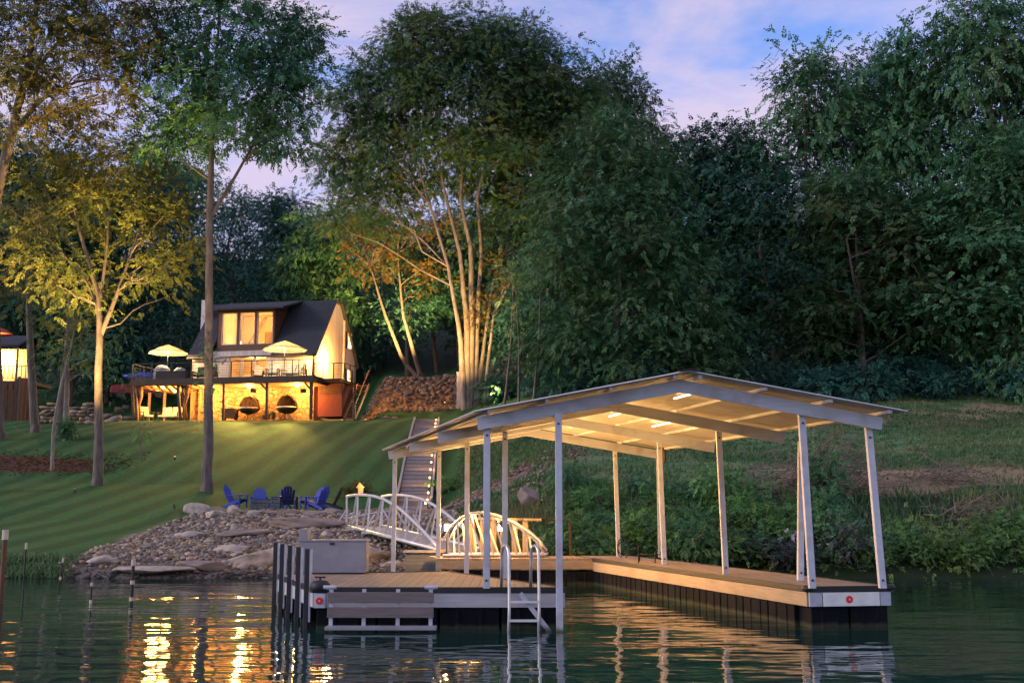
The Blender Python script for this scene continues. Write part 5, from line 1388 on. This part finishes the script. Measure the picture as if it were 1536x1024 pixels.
UPK = 4.0
def build_uplights():
    uplight(598, 585, at(585, 380, 93), 2600 * UPK, 85, 'spotlight on the rubble bank below the two leaning trunks', 88)
    uplight(668, 607, at(690, 560, 72), 260 * UPK, 120, 'glowing spotlight at the foot of the rubble bank aimed at the pale trunk clump')
    uplight(650, 650, at(655, 380, 77), 1300 * UPK, 92, 'spotlight at the edge of the stairway top aimed up the pale trunk clump', 71.5)
    uplight(742, 607, at(735, 400, 69), 500 * UPK, 60, 'small spotlight right of the pale trunk clump')
    uplight(262, 735, at(120, 290, 49), 300 * UPK, 70, 'spotlight in the lawn right of the forked tree', 42.5)
    uplight(112, 740, at(70, 0, 48), 2000 * UPK, 66, 'spotlight in the lawn left below the forked tree')
    uplight(262, 690, at(300, 200, 52), 200 * UPK, 70, 'spotlight in the lawn left of the tall straight trunk')
# ------------------------------------------------------------------ trees
FOREST = []
def forest_prototypes():
    """three broad and two drooping trees, all 20 m tall and 12 m wide; hidden nowhere: the first use of each is the tree itself"""
    return {}

PROTO = {}
def forest_tree(px, Y, top_py, wpx, kind, var, label, group=None, lm='leafdark', rot=None):
    p0 = at(px, 600, Y); x, y = p0.x, Y; z = z1(x, y) - .2
    top = at(px, top_py, Y).z; h = max(4, top - z); w = wpx * Y / 1680
    key = (kind, var, lm)
    name = 'deciduous_tree' if kind == 'broad' else 'drooping_tree'
    if key not in PROTO:
        rng = np.random.default_rng(100 + var * 7 + (50 if kind != 'broad' else 0))
        lo = forest_lobes(rng, 20, 12, kind)
        stems = [[(0, 0, 0, .3), (rng.normal() * .2, rng.normal() * .2, 7, .24), (rng.normal() * .4, rng.normal() * .4, 13, .14), (0, 0, 18, .05)]]
        if kind == 'broad':
            stems.append([(0, .2, .2, .2), (rng.normal() * .6 + .6, .4, 6, .15), (rng.normal() + 1.6, .6, 13, .07)])
        r = tree(name, (x, y, z), label, group, stems, lo, 300 if kind == 'broad' else 130, (1.0, 1.0, .3) if kind == 'broad' else (.8, .8, .26), (.19, .25, .22, .28)[var], M[lm], M['bark'], 300 + var * 3 + len(PROTO), 26, .55, .1, .6)
        PROTO[key] = r
    else:
        r = copy_tree(PROTO[key]); tag(r, label)
        if group: r['group'] = group
        elif 'group' in r: del r['group']
    r.location = (x, y, z)
    r.rotation_euler = (0, 0, RND.uniform(0, 6.28) if rot is None else rot)
    r.scale = (w / 12, w / 12, h / 21.3)
    return r

def build_trees():
    G = 'trees of the forest edge right of the boat dock'
    B = 'broad'; D = 'droop'
    F_ = [
        (1010, 86, 190, 200, B, 0, 'dark forest tree whose top fills the low dip in the tree line', 'leafdark'),
        (1105, 80, 170, 240, B, 1, 'rounded dark green tree rising just right of the low dip in the tree line', 'leafdark'),
        (1225, 77, 62, 250, B, 2, 'tall green tree with loose feathery top against the sky above the dock roof gable', 'leaf'),
        (1335, 83, 70, 210, B, 0, 'dark tree in the notch between the feathery topped tree and the massive dark tree', 'leafdark'),
        (1410, 77, 18, 250, B, 1, 'massive tree with high rounded crown right of the feathery topped tree', 'leaf'),
        (1510, 73, -25, 280, B, 2, 'tallest dark tree, its crown cut by the top right corner of the photo', 'leaf'),
        (1640, 75, -10, 280, B, 0, 'dark tree mostly outside the right edge of the photo', 'leafdark'),
        (1295, 71, 235, 230, B, 3, 'lower green tree with layered boughs in front of the tall forest, right of the gable', 'leafmid'),
        (1440, 70, 265, 250, B, 3, 'lower leafy tree in front of the massive dark tree near the right side', 'leaf'),
        (1165, 75, 235, 230, D, 0, 'dark drooping tree at forest edge directly above right half of dock roof', 'leafdark'),
        (1560, 68, 190, 230, D, 1, 'drooping green tree at the right edge with boughs reaching the field', 'leaf'),
        (1070, 80, 320, 170, D, 1, 'dark drooping tree deep in the shadow behind the dock roof peak', 'leafdark'),
        (1370, 74, 400, 190, D, 0, 'low drooping tree in deep shade at the back of the field', 'leafdark'),
        (1240, 75, 430, 170, D, 1, 'small dark drooping tree at the back of the field behind dead branches', 'leafdark'),
        (1490, 72, 420, 170, D, 0, 'small drooping tree at the foot of the tallest dark tree', 'leafdark'),
    ]
    for px, Y, tp, w, k, v, lab, lm in F_:
        forest_tree(px, Y, tp, w, k, v, lab, G, lm)
    G2 = 'trees on the hill behind the house'
    for px, Y, tp, w, k, v, lab, lm in [
        (345, 104, 262, 150, D, 0, 'dark drooping tree behind the left end of the house roof', 'leafdark'),
        (415, 112, 268, 170, D, 1, 'dark blue green tree directly above the house roof ridge', 'leafdark'),
        (478, 100, 300, 130, B, 3, 'green tree just behind the right gable of the house', 'leaf'),
        (545, 106, 290, 150, D, 0, 'dark tree between the house gable and the leaning trunks', 'leafdark'),
        (610, 98, 330, 150, B, 0, 'dark tree filling the gap behind the leaning trunks', 'leafdark'),
        (690, 100, 300, 170, B, 1, 'dark tree directly behind the big clump of pale trunks', 'leafdark'),
        (270, 108, 235, 160, B, 2, 'green tree on the hill left of the tall straight trunk', 'leaf'),
        (200, 100, 200, 190, B, 0, 'dark tree rising behind the forked golden tree', 'leafdark'),
        (105, 96, 215, 190, B, 3, 'mid green tree on the hill left of the forked golden tree', 'leaf'),
        (20, 92, 190, 200, B, 1, 'dark tree behind the neighbouring cabin at the left edge', 'leafdark'),
        (-80, 92, 160, 200, B, 2, 'dark tree mostly outside the left edge of the photo', 'leafdark'),
        (160, 97, 400, 150, D, 1, 'low drooping evergreen behind the red truck', 'leafdark'),
        (235, 98, 400, 140, D, 0, 'low drooping evergreen behind the lit left parasol', 'leafdark'),
    ]:
        forest_tree(px, Y, tp, w, k, v, lab, G2, lm)
    G3 = 'trees massed behind the clump of pale trunks'
    for px, Y, tp, w, k, v, lab, lm in [
        (905, 84, 62, 190, B, 2, 'tall dark tree with ragged round top left of the pink cloud', 'leafmid'),
        (800, 88, 90, 200, B, 0, 'dark tree behind the right side of the big clump crown', 'leafdark'),
        (785, 80, 330, 130, D, 1, 'dark narrow tree behind the thin bent trunk', 'leafdark'),
        (850, 78, 300, 150, B, 3, 'green tree behind the thin upright saplings left of the bushy drooping tree', 'leafdark'),
    ]:
        forest_tree(px, Y, tp, w, k, v, lab, G3, lm)

    def px2m(px, Y): return (px - 768) * Y / 1680
    def rel(p, px, py, dy=0.0):
        q = at(px, py, p.y + dy); return (q.x - p.x, dy, q.z - p.z)
    def lobe(p, px, py, wpx, hpx, n, dy=0.0, dep=None):
        s = p.y / 1680; r = rel(p, px, py, dy)
        return (r[0], r[1], r[2], wpx / 2 * s, (dep or wpx / 2 * s * .9), hpx / 2 * s, n)

    # bushy drooping tree right of centre, boughs to the ground
    p = hit(925, 603); p = Vector((p.x, 67, z1(px2m(925, 67), 67))); p.x = px2m(925, 67)
    lo = [lobe(p, 925, 215, 150, 110, 43), lobe(p, 880, 290, 170, 130, 58), lobe(p, 975, 290, 130, 130, 50), lobe(p, 930, 360, 250, 130, 79),
          lobe(p, 860, 400, 130, 130, 43), lobe(p, 1000, 400, 130, 130, 50), lobe(p, 950, 470, 230, 120, 72), lobe(p, 1030, 500, 110, 150, 50),
          lobe(p, 880, 520, 140, 110, 43), lobe(p, 970, 550, 200, 90, 58), lobe(p, 1050, 560, 80, 70, 22)]
    tree('drooping_tree', p, 'broad bushy tree with drooping layered boughs behind left half of the dock roof', None,
         [[(0, 0, 0, .3), (.3, 0, 6, .22), (.1, 0, 12, .1), (.2, 0, 15, .05)]], lo, 260, (.75, .75, .26), 0.204, M['leaf'], M['bark'], 21, 30, .6, .1, .45)

    # big clump of pale trunks
    p = hit(704, 612)
    st = []
    for dx0, pts in ((-.3, [(690, 500, .2), (672, 400, .15), (640, 290, .1), (600, 170, .05)]), (-.1, [(700, 480, .24), (690, 380, .17), (660, 260, .11), (650, 110, .05)]),
                     (.1, [(708, 470, .25), (706, 370, .2), (688, 290, .14), (720, 90, .05)]), (.38, [(716, 480, .2), (722, 380, .15), (715, 280, .12), (780, 120, .05)]),
                     (.5, [(728, 500, .14), (740, 420, .1), (790, 300, .07), (850, 200, .04)])):
        s = [(dx0, .15 * dx0, 0, 27/100 if abs(dx0) < .35 else .2)]
        for (x, y, r) in pts:
            a = rel(p, x, y, dx0 * 1.2); s.append((*a, r * .85))
        st.append(s)
    lo = [lobe(p, 655, 70, 190, 100, 110), lobe(p, 745, 75, 150, 100, 88), lobe(p, 590, 140, 150, 110, 88), lobe(p, 700, 150, 240, 130, 147), lobe(p, 810, 130, 150, 120, 88),
          lobe(p, 545, 220, 110, 110, 51), lobe(p, 640, 240, 200, 110, 104), lobe(p, 760, 230, 200, 120, 117), lobe(p, 860, 200, 130, 130, 74), lobe(p, 520, 150, 70, 60, 21),
          lobe(p, 830, 320, 130, 130, 74), lobe(p, 560, 320, 150, 90, 51, 1.5), lobe(p, 770, 340, 110, 110, 51, 2), lobe(p, 500, 255, 70, 70, 18)]
    tree('multi_stem_tree', p, 'huge tree of five pale trunks in one clump, crown towering mid photo', None, st, lo, 290, (.8, .8, .28), 0.204, M['leafmid'], M['barkpale'], 22, 55, .45, .09, .48)

    # golden lit undertree of the clump
    p2 = hit(628, 566); p2.z -= .1
    st = [[(0, 0, 0, .2), (*rel(p2, 604, 540), .17), (*rel(p2, 575, 465), .12), (*rel(p2, 556, 400), .05)],
          [(.2, .1, 0, .2), (*rel(p2, 618, 520), .17), (*rel(p2, 604, 470), .13), (*rel(p2, 596, 380), .05)]]
    lo = [lobe(p2, 545, 300, 90, 90, 22), lobe(p2, 620, 300, 110, 90, 26), lobe(p2, 655, 350, 90, 90, 20), lobe(p2, 520, 360, 60, 80, 12), lobe(p2, 560, 385, 90, 110, 28), lobe(p2, 610, 370, 110, 110, 34), lobe(p2, 545, 330, 80, 80, 16), lobe(p2, 645, 420, 70, 60, 16), lobe(p2, 590, 310, 100, 70, 20)]
    tree('leaning_tree', p2, 'two leaning trunks from one foot on the rubble bank with orange lit leaves', None, st, lo, 114, (.5, .5, .3), 0.19, M['leafgold'], M['bark'], 23, 26, .4, .05)
    p3 = hit(655, 560)
    tree('slender_tree', p3, 'straight slender dark trunk on the rubble bank between leaning trunks and pale clump', None,
         [[(0, 0, 0, .19), (*rel(p3, 648, 490), .15), (*rel(p3, 646, 400), .06)]],
         [lobe(p3, 640, 420, 100, 90, 22), lobe(p3, 670, 390, 80, 70, 16)], 133, (.5, .5, .3), 0.19, M['leafolive'], M['bark'], 24, 14, .4, .05)
    # thin trunk right of the clump, lit golden sprays
    p4 = hit(727, 606)
    tree('slender_tree', p4, 'thin crooked trunk with golden leaf sprays just right of the pale clump', None,
         [[(0, 0, 0, .14), (*rel(p4, 732, 540), .11), (*rel(p4, 741, 470), .09), (*rel(p4, 762, 430), .06), (*rel(p4, 795, 375), .03)]],
         [lobe(p4, 742, 430, 60, 90, 14, -.5), lobe(p4, 730, 480, 50, 80, 10, -.5), lobe(p4, 760, 400, 50, 50, 6)], 86, (.36, .36, .25), 0.177, M['leafgold'], M['barkpale'], 25, 12, .4, .04)
    for i, (x, y, tx, ty) in enumerate(((757, 605, 770, 430), (778, 604, 774, 440), (800, 604, 812, 400), (868, 588, 868, 470), (884, 590, 905, 480))):
        pp = hit(x, y + 2)
        lab = ('slim bare sapling trunk closest to the thin crooked trunk', 'slim upright sapling trunk in dark undergrowth, second from the crooked trunk',
               'slim leaning sapling trunk in dark undergrowth midway to the bushy tree', 'pale stout trunk at the left foot of the bushy drooping tree', 'thin leaning trunk beside the pale stout trunk')[i]
        r0 = .2 if i == 3 else .09
        tree('sapling', pp, lab, None, [[(0, 0, 0, r0), (*rel(pp, (x + tx) / 2 + 3, (y + ty) / 2), r0 * .75), (*rel(pp, tx, ty), r0 * .4)]],
             [lobe(pp, tx, ty - 10, 60, 60, 8), lobe(pp, tx + 10, ty + 40, 40, 40, 4)], 114, (.4, .4, .25), 0.177, M['leafdark'], M['bark'], 40 + i, 6, .4, .04)

    # tall straight tree in front of the house
    p = hit(310, 737)
    st = [[(0, 0, 0, .25), (*rel(p, 312, 640), .21), (*rel(p, 313, 480), .18), (*rel(p, 315, 330), .16), (*rel(p, 317, 230), .12), (*rel(p, 322, 120), .08), (*rel(p, 330, 10), .04)],
          [(*rel(p, 313, 330), .1), (*rel(p, 350, 270), .07), (*rel(p, 395, 190), .04), (*rel(p, 440, 110), .02)]]
    lo = [lobe(p, 320, 40, 190, 130, 64), lobe(p, 265, 90, 110, 100, 34), lobe(p, 400, 60, 110, 110, 39), lobe(p, 450, 95, 60, 110, 31), lobe(p, 340, 130, 190, 90, 50),
          lobe(p, 280, 180, 130, 80, 39), lobe(p, 420, 160, 110, 80, 34), lobe(p, 370, 200, 150, 60, 34), lobe(p, 430, 205, 70, 50, 14), lobe(p, 455, 40, 40, 50, 8),
          lobe(p, 300, -60, 220, 120, 42), lobe(p, 270, 225, 100, 50, 17)]
    tree('tall_tree', p, 'tall straight grey trunk with dark open crown standing in front of the house', None, st, lo, 160, (.36, .36, .25), 0.163, M['leaf'], M['bark'], 26, 46, .3, .06, .55, jit=.25)
    # ivy on it
    iv = np.array([rel(p, 313 + RND.uniform(-9, 12), RND.uniform(500, 620), -.25) for _ in range(26)])
    V, t = leaf_cloud(iv, unit(NR.normal(size=(26, 3))), 16, (.13, .13, .2), .13, NR)
    root = [o for o in C.objects if o.get('label', '').startswith('tall straight grey')][0]
    np_mesh('ivy', V + np.array(p), 4, M['leaf'], root, tone=t)

    # forked golden tree
    p = hit(146, 727)
    st = [[(0, 0, 0, .23), (*rel(p, 148, 640), .19), (*rel(p, 148, 560), .17), (*rel(p, 150, 500), .15), (*rel(p, 148, 440), .11), (*rel(p, 120, 350), .07), (*rel(p, 100, 260), .03)],
          [(*rel(p, 150, 505), .12), (*rel(p, 168, 460), .1), (*rel(p, 190, 400), .07), (*rel(p, 215, 330), .05), (*rel(p, 235, 250), .03)],
          [(*rel(p, 149, 470), .09), (*rel(p, 130, 420), .06), (*rel(p, 85, 370), .04), (*rel(p, 50, 330), .02)],
          [(*rel(p, 149, 455), .08), (*rel(p, 160, 380), .06), (*rel(p, 165, 290), .03)]]
    lo = [lobe(p, 90, 200, 110, 70, 8), lobe(p, 225, 215, 100, 70, 8), lobe(p, 25, 300, 80, 90, 8), lobe(p, 285, 375, 60, 60, 6), lobe(p, 130, 240, 150, 90, 40), lobe(p, 200, 260, 130, 90, 34), lobe(p, 70, 300, 120, 110, 32), lobe(p, 150, 330, 180, 90, 44), lobe(p, 240, 340, 110, 90, 26),
          lobe(p, 50, 390, 110, 90, 22), lobe(p, 150, 410, 200, 70, 30), lobe(p, 250, 410, 90, 70, 16), lobe(p, 100, 440, 120, 60, 14), lobe(p, 225, 290, 80, 60, 14)]
    tree('forked_tree', p, 'forked tree on the lawn left of the house with golden green lit crown', None, st, lo, 96, (.4, .4, .25), 0.163, M['leafolive'], M['bark'], 27, 60, .3, .05, .52, jit=.22)

    # big tree at the left edge
    Y = 47; x0 = px2m(-55, Y); p = Vector((x0, Y, z1(x0, Y)))
    st = [[(0, 0, 0, .38), (*rel(p, -40, 500), .3), (*rel(p, -5, 290), .24), (*rel(p, 22, 180), .19), (*rel(p, 48, 70), .12), (*rel(p, 60, -40), .08)],
          [(*rel(p, 15, 205), .12), (*rel(p, 60, 150), .09), (*rel(p, 120, 120), .06), (*rel(p, 195, 122), .03)],
          [(*rel(p, 35, 130), .1), (*rel(p, 90, 60), .07), (*rel(p, 160, 20), .04)],
          [(*rel(p, 5, 250), .1), (*rel(p, -60, 170), .07), (*rel(p, -120, 110), .04)]]
    lo = [lobe(p, 60, 20, 200, 110, 59), lobe(p, 160, 30, 150, 90, 46), lobe(p, 20, 110, 150, 90, 35), lobe(p, 120, 100, 170, 80, 40), lobe(p, 200, 80, 110, 80, 27),
          lobe(p, -40, 80, 150, 150, 35), lobe(p, 90, 165, 180, 60, 30), lobe(p, 30, 200, 110, 60, 14), lobe(p, 190, 150, 90, 50, 11), lobe(p, 80, -70, 260, 110, 40), lobe(p, 225, 20, 70, 80, 14)]
    tree('spreading_tree', p, 'big amber lit tree spreading in from the top left corner', None, st, lo, 165, (.36, .36, .24), 0.15, M['leafamber'], M['bark'], 28, 50, .3, .07, .52, jit=.25)

    # smaller left trunks
    for i, (bx, by, pts, lobs, lm, lab) in enumerate((
        (53, 648, [(45, 520, .2), (42, 420, .14), (50, 330, .06)], [(60, 380, 90, 90, 18), (30, 330, 90, 80, 16)], 'leafolive', 'straight brown trunk beside the stained fence at the left'),
        (78, 705, [(80, 640, .07), (92, 575, .06), (104, 530, .05), (112, 495, .02)], [(100, 500, 50, 50, 6), (115, 470, 50, 40, 5)], 'leafolive', 'thin crooked sapling growing out of the mulch bed'),
        (88, 656, [(92, 600, .14), (96, 540, .12), (110, 470, .06)], [(110, 520, 90, 70, 14), (80, 480, 70, 60, 10)], 'leaf', 'paired short trunk by the stacked stone wall, lit on one side'),
        (99, 640, [(99, 580, .17), (100, 520, .13), (104, 440, .06)], [(120, 540, 110, 60, 14), (150, 500, 90, 60, 10)], 'leaf', 'dark stout trunk touching the left end of the stacked stone wall'),
        (0, 660, [(-2, 560, .2), (-6, 430, .14), (-10, 330, .06)], [(0, 400, 110, 110, 22), (-20, 320, 110, 90, 20), (30, 450, 70, 60, 10)], 'leafolive', 'dim trunk cut by the left edge of the photo below the cabin'),
        (212, 690, [(211, 670, .03), (209, 650, .02), (210, 640, .01)], [(210, 652, 34, 44, 7)], 'leafshrub', 'tiny sapling alone on the lawn below the stone slabs'))):
        p = hit(bx, by)
        s = [(0, 0, 0, pts[0][2] * 1.25)] + [(*rel(p, x, y), r) for x, y, r in pts]
        tree('sapling' if i in (1, 5) else 'slender_tree', p, lab, None, [s], [lobe(p, *l) for l in lobs], 110 if i != 5 else 30, (.4, .4, .25) if i != 5 else (.2, .2, .2), .16 if i != 5 else .12,
             M[lm], M['barkpale'] if i in (1, 3) else M['bark'], 60 + i, 14, .4, .05 if i != 5 else .012)

def bush(base, w, h, label, group, seed, lm, cat='shrub', name='shrub', dens=1.0, leaf=.15):
    rng = np.random.default_rng(seed)
    lo = []
    for i in range(6):
        a = rng.uniform(0, 6.28); r = rng.uniform(.1, .5) * w / 2
        lo.append((r * math.cos(a), r * math.sin(a), h * rng.uniform(.3, .72), w * .27, w * .27, h * .3, int(9 * dens)))
    stems = [[(0, 0, -.1, .03), (rng.normal() * .15, rng.normal() * .15, h * .5, .02), (rng.normal() * .3, rng.normal() * .3, h * .8, .008)] for _ in range(3)]
    return tree(name, base, label, group, stems, lo, 60, (w * .1, w * .1, h * .09), leaf * .7, M[lm], M['twig'], seed, 8, .2, .015, .5, cat=cat)

def build_shrubs():
    G = 'shrubs along the overgrown lake bank'
    protos = []
    labs = {'leafshrub': 'bright green leafy shrub in the tangled growth on the lake bank', 'leaf': 'dark green shrub in the tangled growth on the lake bank',
            'leafblue': 'grey blue shrub low in the growth on the lake bank'}
    for i, lm in enumerate(('leafshrub', 'leaf', 'leaf', 'leafshrub', 'leafblue')):
        b = bush((0, 0, 0), 1.5, 1.15, labs[lm], G, 500 + i, lm, leaf=.13)
        protos.append([b, lm, False])
    rng = random.Random(5)
    k = 0
    spots = []
    for row, (ya, yb, n) in enumerate(((29.0, 30.2, 34), (30.2, 32.3, 34), (32.3, 35.0, 26))):
        for i in range(n):
            Y = rng.uniform(ya, yb); px = 830 + (i + rng.random()) / n * 860
            if px > 1130 and row == 2 and rng.random() < .6: continue
            spots.append(((px - 768) * Y / 1680, Y, px))
    for (x, Y, px) in spots:
        if px > 1280 and Y > 31.2: continue
        j = rng.choice((0, 1, 1, 2, 3, 3)) if not (1090 < px < 1260 and Y < 30) else rng.choice((0, 4, 2, 4))
        if 1080 < px < 1230 and 30.3 < Y < 34: j = 0
        pr = protos[j]
        r = pr[0] if not pr[2] else copy_tree(pr[0]); pr[2] = True
        r.location = (x, Y, z1(x, Y) - .1); s = rng.uniform(.6, 1.2) * (.72 if px > 1280 else 1); r.scale = (s * rng.uniform(.9, 1.4), s, s * rng.uniform(.6, 1.2)); r.rotation_euler = (0, 0, rng.uniform(0, 6.28))
    # shrubs at the forest edge
    GE = 'dark bushes at the foot of the forest'
    eb = [bush((0, 0, 0), 3.2, 2.6, 'dark leafy bush at the foot of the forest along the field', GE, 520, 'leafdark', leaf=.28, dens=1.4)]
    first = True
    for i in range(30):
        px = 760 + i * 29 + rng.uniform(-12, 12); Y = rng.uniform(66, 70.5)
        if 690 < px < 800: Y = rng.uniform(74, 78)
        x = (px - 768) * Y / 1680
        r = eb[0] if first else copy_tree(eb[0]); first = False
        r.location = (x, Y, z1(x, Y) - .2); s = rng.uniform(.7, 1.3); r.scale = (s, s, s * rng.uniform(.7, 1.3)); r.rotation_euler = (0, 0, rng.uniform(0, 6.28))
    # individual little shrubs
    for px, py, w, h, lab, lm in ((98, 660, 1.0, 1.3, 'small dark shrub at the foot of the paired trunk by the stone wall', 'leaf'),
                                  (548, 556, 1.4, 1.9, 'small pointed evergreen nearest the house gable on the bank', 'leafdark'), (570, 554, 1.4, 1.9, 'small pointed evergreen on the bank left of the leaning trunks', 'leafdark'),
                                  (664, 738, 1.3, .6, 'low golden green tuft at the foot of the stairway', 'leafshrub'), (530, 742, 1.3, .5, 'low lit tuft beside the shore end of the gangway', 'leafolive'),
                                  (1252, 580, 3.0, 2.2, 'lighter green bush standing alone at the far end of the field', 'leaf'),
                                  (25, 612, 3.0, 1.0, 'low bright green planting beside the stained fence', 'leafshrub')):
        p = hit(px, py); bush((p.x, p.y, p.z - .05), w, h, lab, None, 540 + px, lm, leaf=.13)
    # flowers
    for i, (px, py) in enumerate(((1186, 806), (1238, 822))):
        p = at(px, py, 29.6); p.z = max(p.z, z1(p.x, p.y) + .2)
        c = np.array([p]) + NR.normal(size=(22, 3)) * np.array([.22, .1, .12])
        V, t = leaf_cloud(c, unit(NR.normal(size=(22, 3))), 8, (.03, .03, .03), .06, NR, aspect=.9)
        o = np_mesh('lilac_flower', V, 4, M['petal'], None, origin=(p.x, p.y, z1(p.x, p.y)))
        tag(o, ('cluster of pale lilac flowers behind the leaning dock post', 'cluster of pale lilac flowers right of the leaning dock post')[i], 'flower', 'lilac flowers on the bank')

def build_grass():
    # rough grass and weeds on the field and the water's edge
    rng = np.random.default_rng(9)
    n = 60000
    Y = 29.5 + rng.uniform(0, 1, n) ** 1.5 * 40; q = rng.uniform(690, 1640, n)
    X = (q - 768) * Y / 1680
    keep = (rng.uniform(0, 1, n) < np.clip(.55 + .5 * lump(X * .9, Y * .9), .12, 1)) & ~((Y < 45) & (q < 800) & (Y > 40))
    X, Y = X[keep], Y[keep]
    hgt = np.where(Y < 36, .3, .13) * rng.uniform(.5, 1.4, len(X))
    n2 = 5000
    X2 = rng.uniform(-32, -11.5, n2); Y2 = 28.8 + rng.uniform(0, 1, n2) ** 2 * 1.6
    X = np.concatenate([X, X2]); Y = np.concatenate([Y, Y2]); hgt = np.concatenate([hgt, rng.uniform(.06, .2, n2)])
    dk = (X > 8) & (Y > 34.4) & (Y < 38.5) & (rng.uniform(0, 1, len(X)) < .9)
    X, Y, hgt = X[~dk], Y[~dk], hgt[~dk]
    Z = zg(X, Y) - .02
    nb = 4
    c = np.repeat(np.stack([X, Y, Z], 1), nb, 0); h = np.repeat(hgt, nb)[:, None]
    a = rng.uniform(0, 2 * PI, len(c)); d = np.stack([np.cos(a), np.sin(a), 0 * a], 1)
    c = c + rng.normal(size=c.shape) * np.array([.12, .12, 0])
    w = .03 * (c[:, 1:2] / 35)
    side = np.stack([-d[:, 1], d[:, 0], 0 * a], 1) * w
    lean = d * h * rng.uniform(.2, .9, (len(c), 1))
    V = np.stack([c - side, c + side, c + lean + np.array([0, 0, 1]) * h], 1).reshape(-1, 3)
    t = np.repeat(rng.uniform(0, 1, len(c)) * .6 + .4 * (lump(c[:, 0], c[:, 1]) > 0), 3)
    o = np_mesh('grass', V, 3, M['grassblade'], tone=t); tag(o, kind='stuff')
    # fallen leaves over the mulch bed
    n = 2200
    X = rng.uniform(-27, -17.6, n); Y = rng.uniform(51.6, 57.5, n)
    k = rng.uniform(0, 1, n) < sm(-X, 17.6, 19.5) * (1 - np.abs(Y - 54) / 3.6); X, Y = X[k], Y[k]; n = len(X)
    c = np.stack([X, Y, zg(X, Y) + .02], 1); a = rng.uniform(0, 6.28, n); s = rng.uniform(.05, .12, (n, 1))
    d = np.stack([np.cos(a), np.sin(a), rng.normal(size=n) * .25], 1); e = np.stack([-np.sin(a), np.cos(a), rng.normal(size=n) * .25], 1)
    V = np.stack([c - d * s, c + e * s * .6, c + d * s, c - e * s * .6], 1).reshape(-1, 3)
    o = np_mesh('fallen_leaves', V, 4, M['leafgold'], tone=np.repeat(rng.uniform(0, 1, n), 4)); tag(o, kind='stuff')
    # low tangled ground cover between the shrubs
    n = 1500
    Y = rng.uniform(28.9, 36, n); q = rng.uniform(800, 1640, n); X = (q - 768) * Y / 1680
    k = ~((q > 1200) & (Y > 31.6)); X, Y = X[k], Y[k]
    c = np.stack([X, Y, zg(X, Y) + .12], 1)
    V, t = leaf_cloud(c, unit(rng.normal(size=(len(c), 3)) + np.array([0, 0, 1])), 40, (.26, .26, .14), .09, rng)
    o = np_mesh('undergrowth', V, 4, M['leafshrub'], tone=t); tag(o, kind='stuff')
M['litpane'] = emat('lit_window_pane', (1.0, .62, .24), 1.2)
import time as _t
_t0 = _t.time()
def _step(n):
    print('%6.1f %s' % (_t.time() - _t0, n))
build_camera(); build_sky(); build_sun(); build_ground(); build_water(); _step('setting')
build_dock(); build_dock_things(); _step('dock')
build_stairs(); build_chairs(); build_rocks(); _step('shore')
_h, _dt, _dy = build_house(); build_house_things(_dt, _dy); build_uplights(); _step('house')
build_trees(); _step('trees')
build_shrubs(); build_grass(); _step('shrubs')
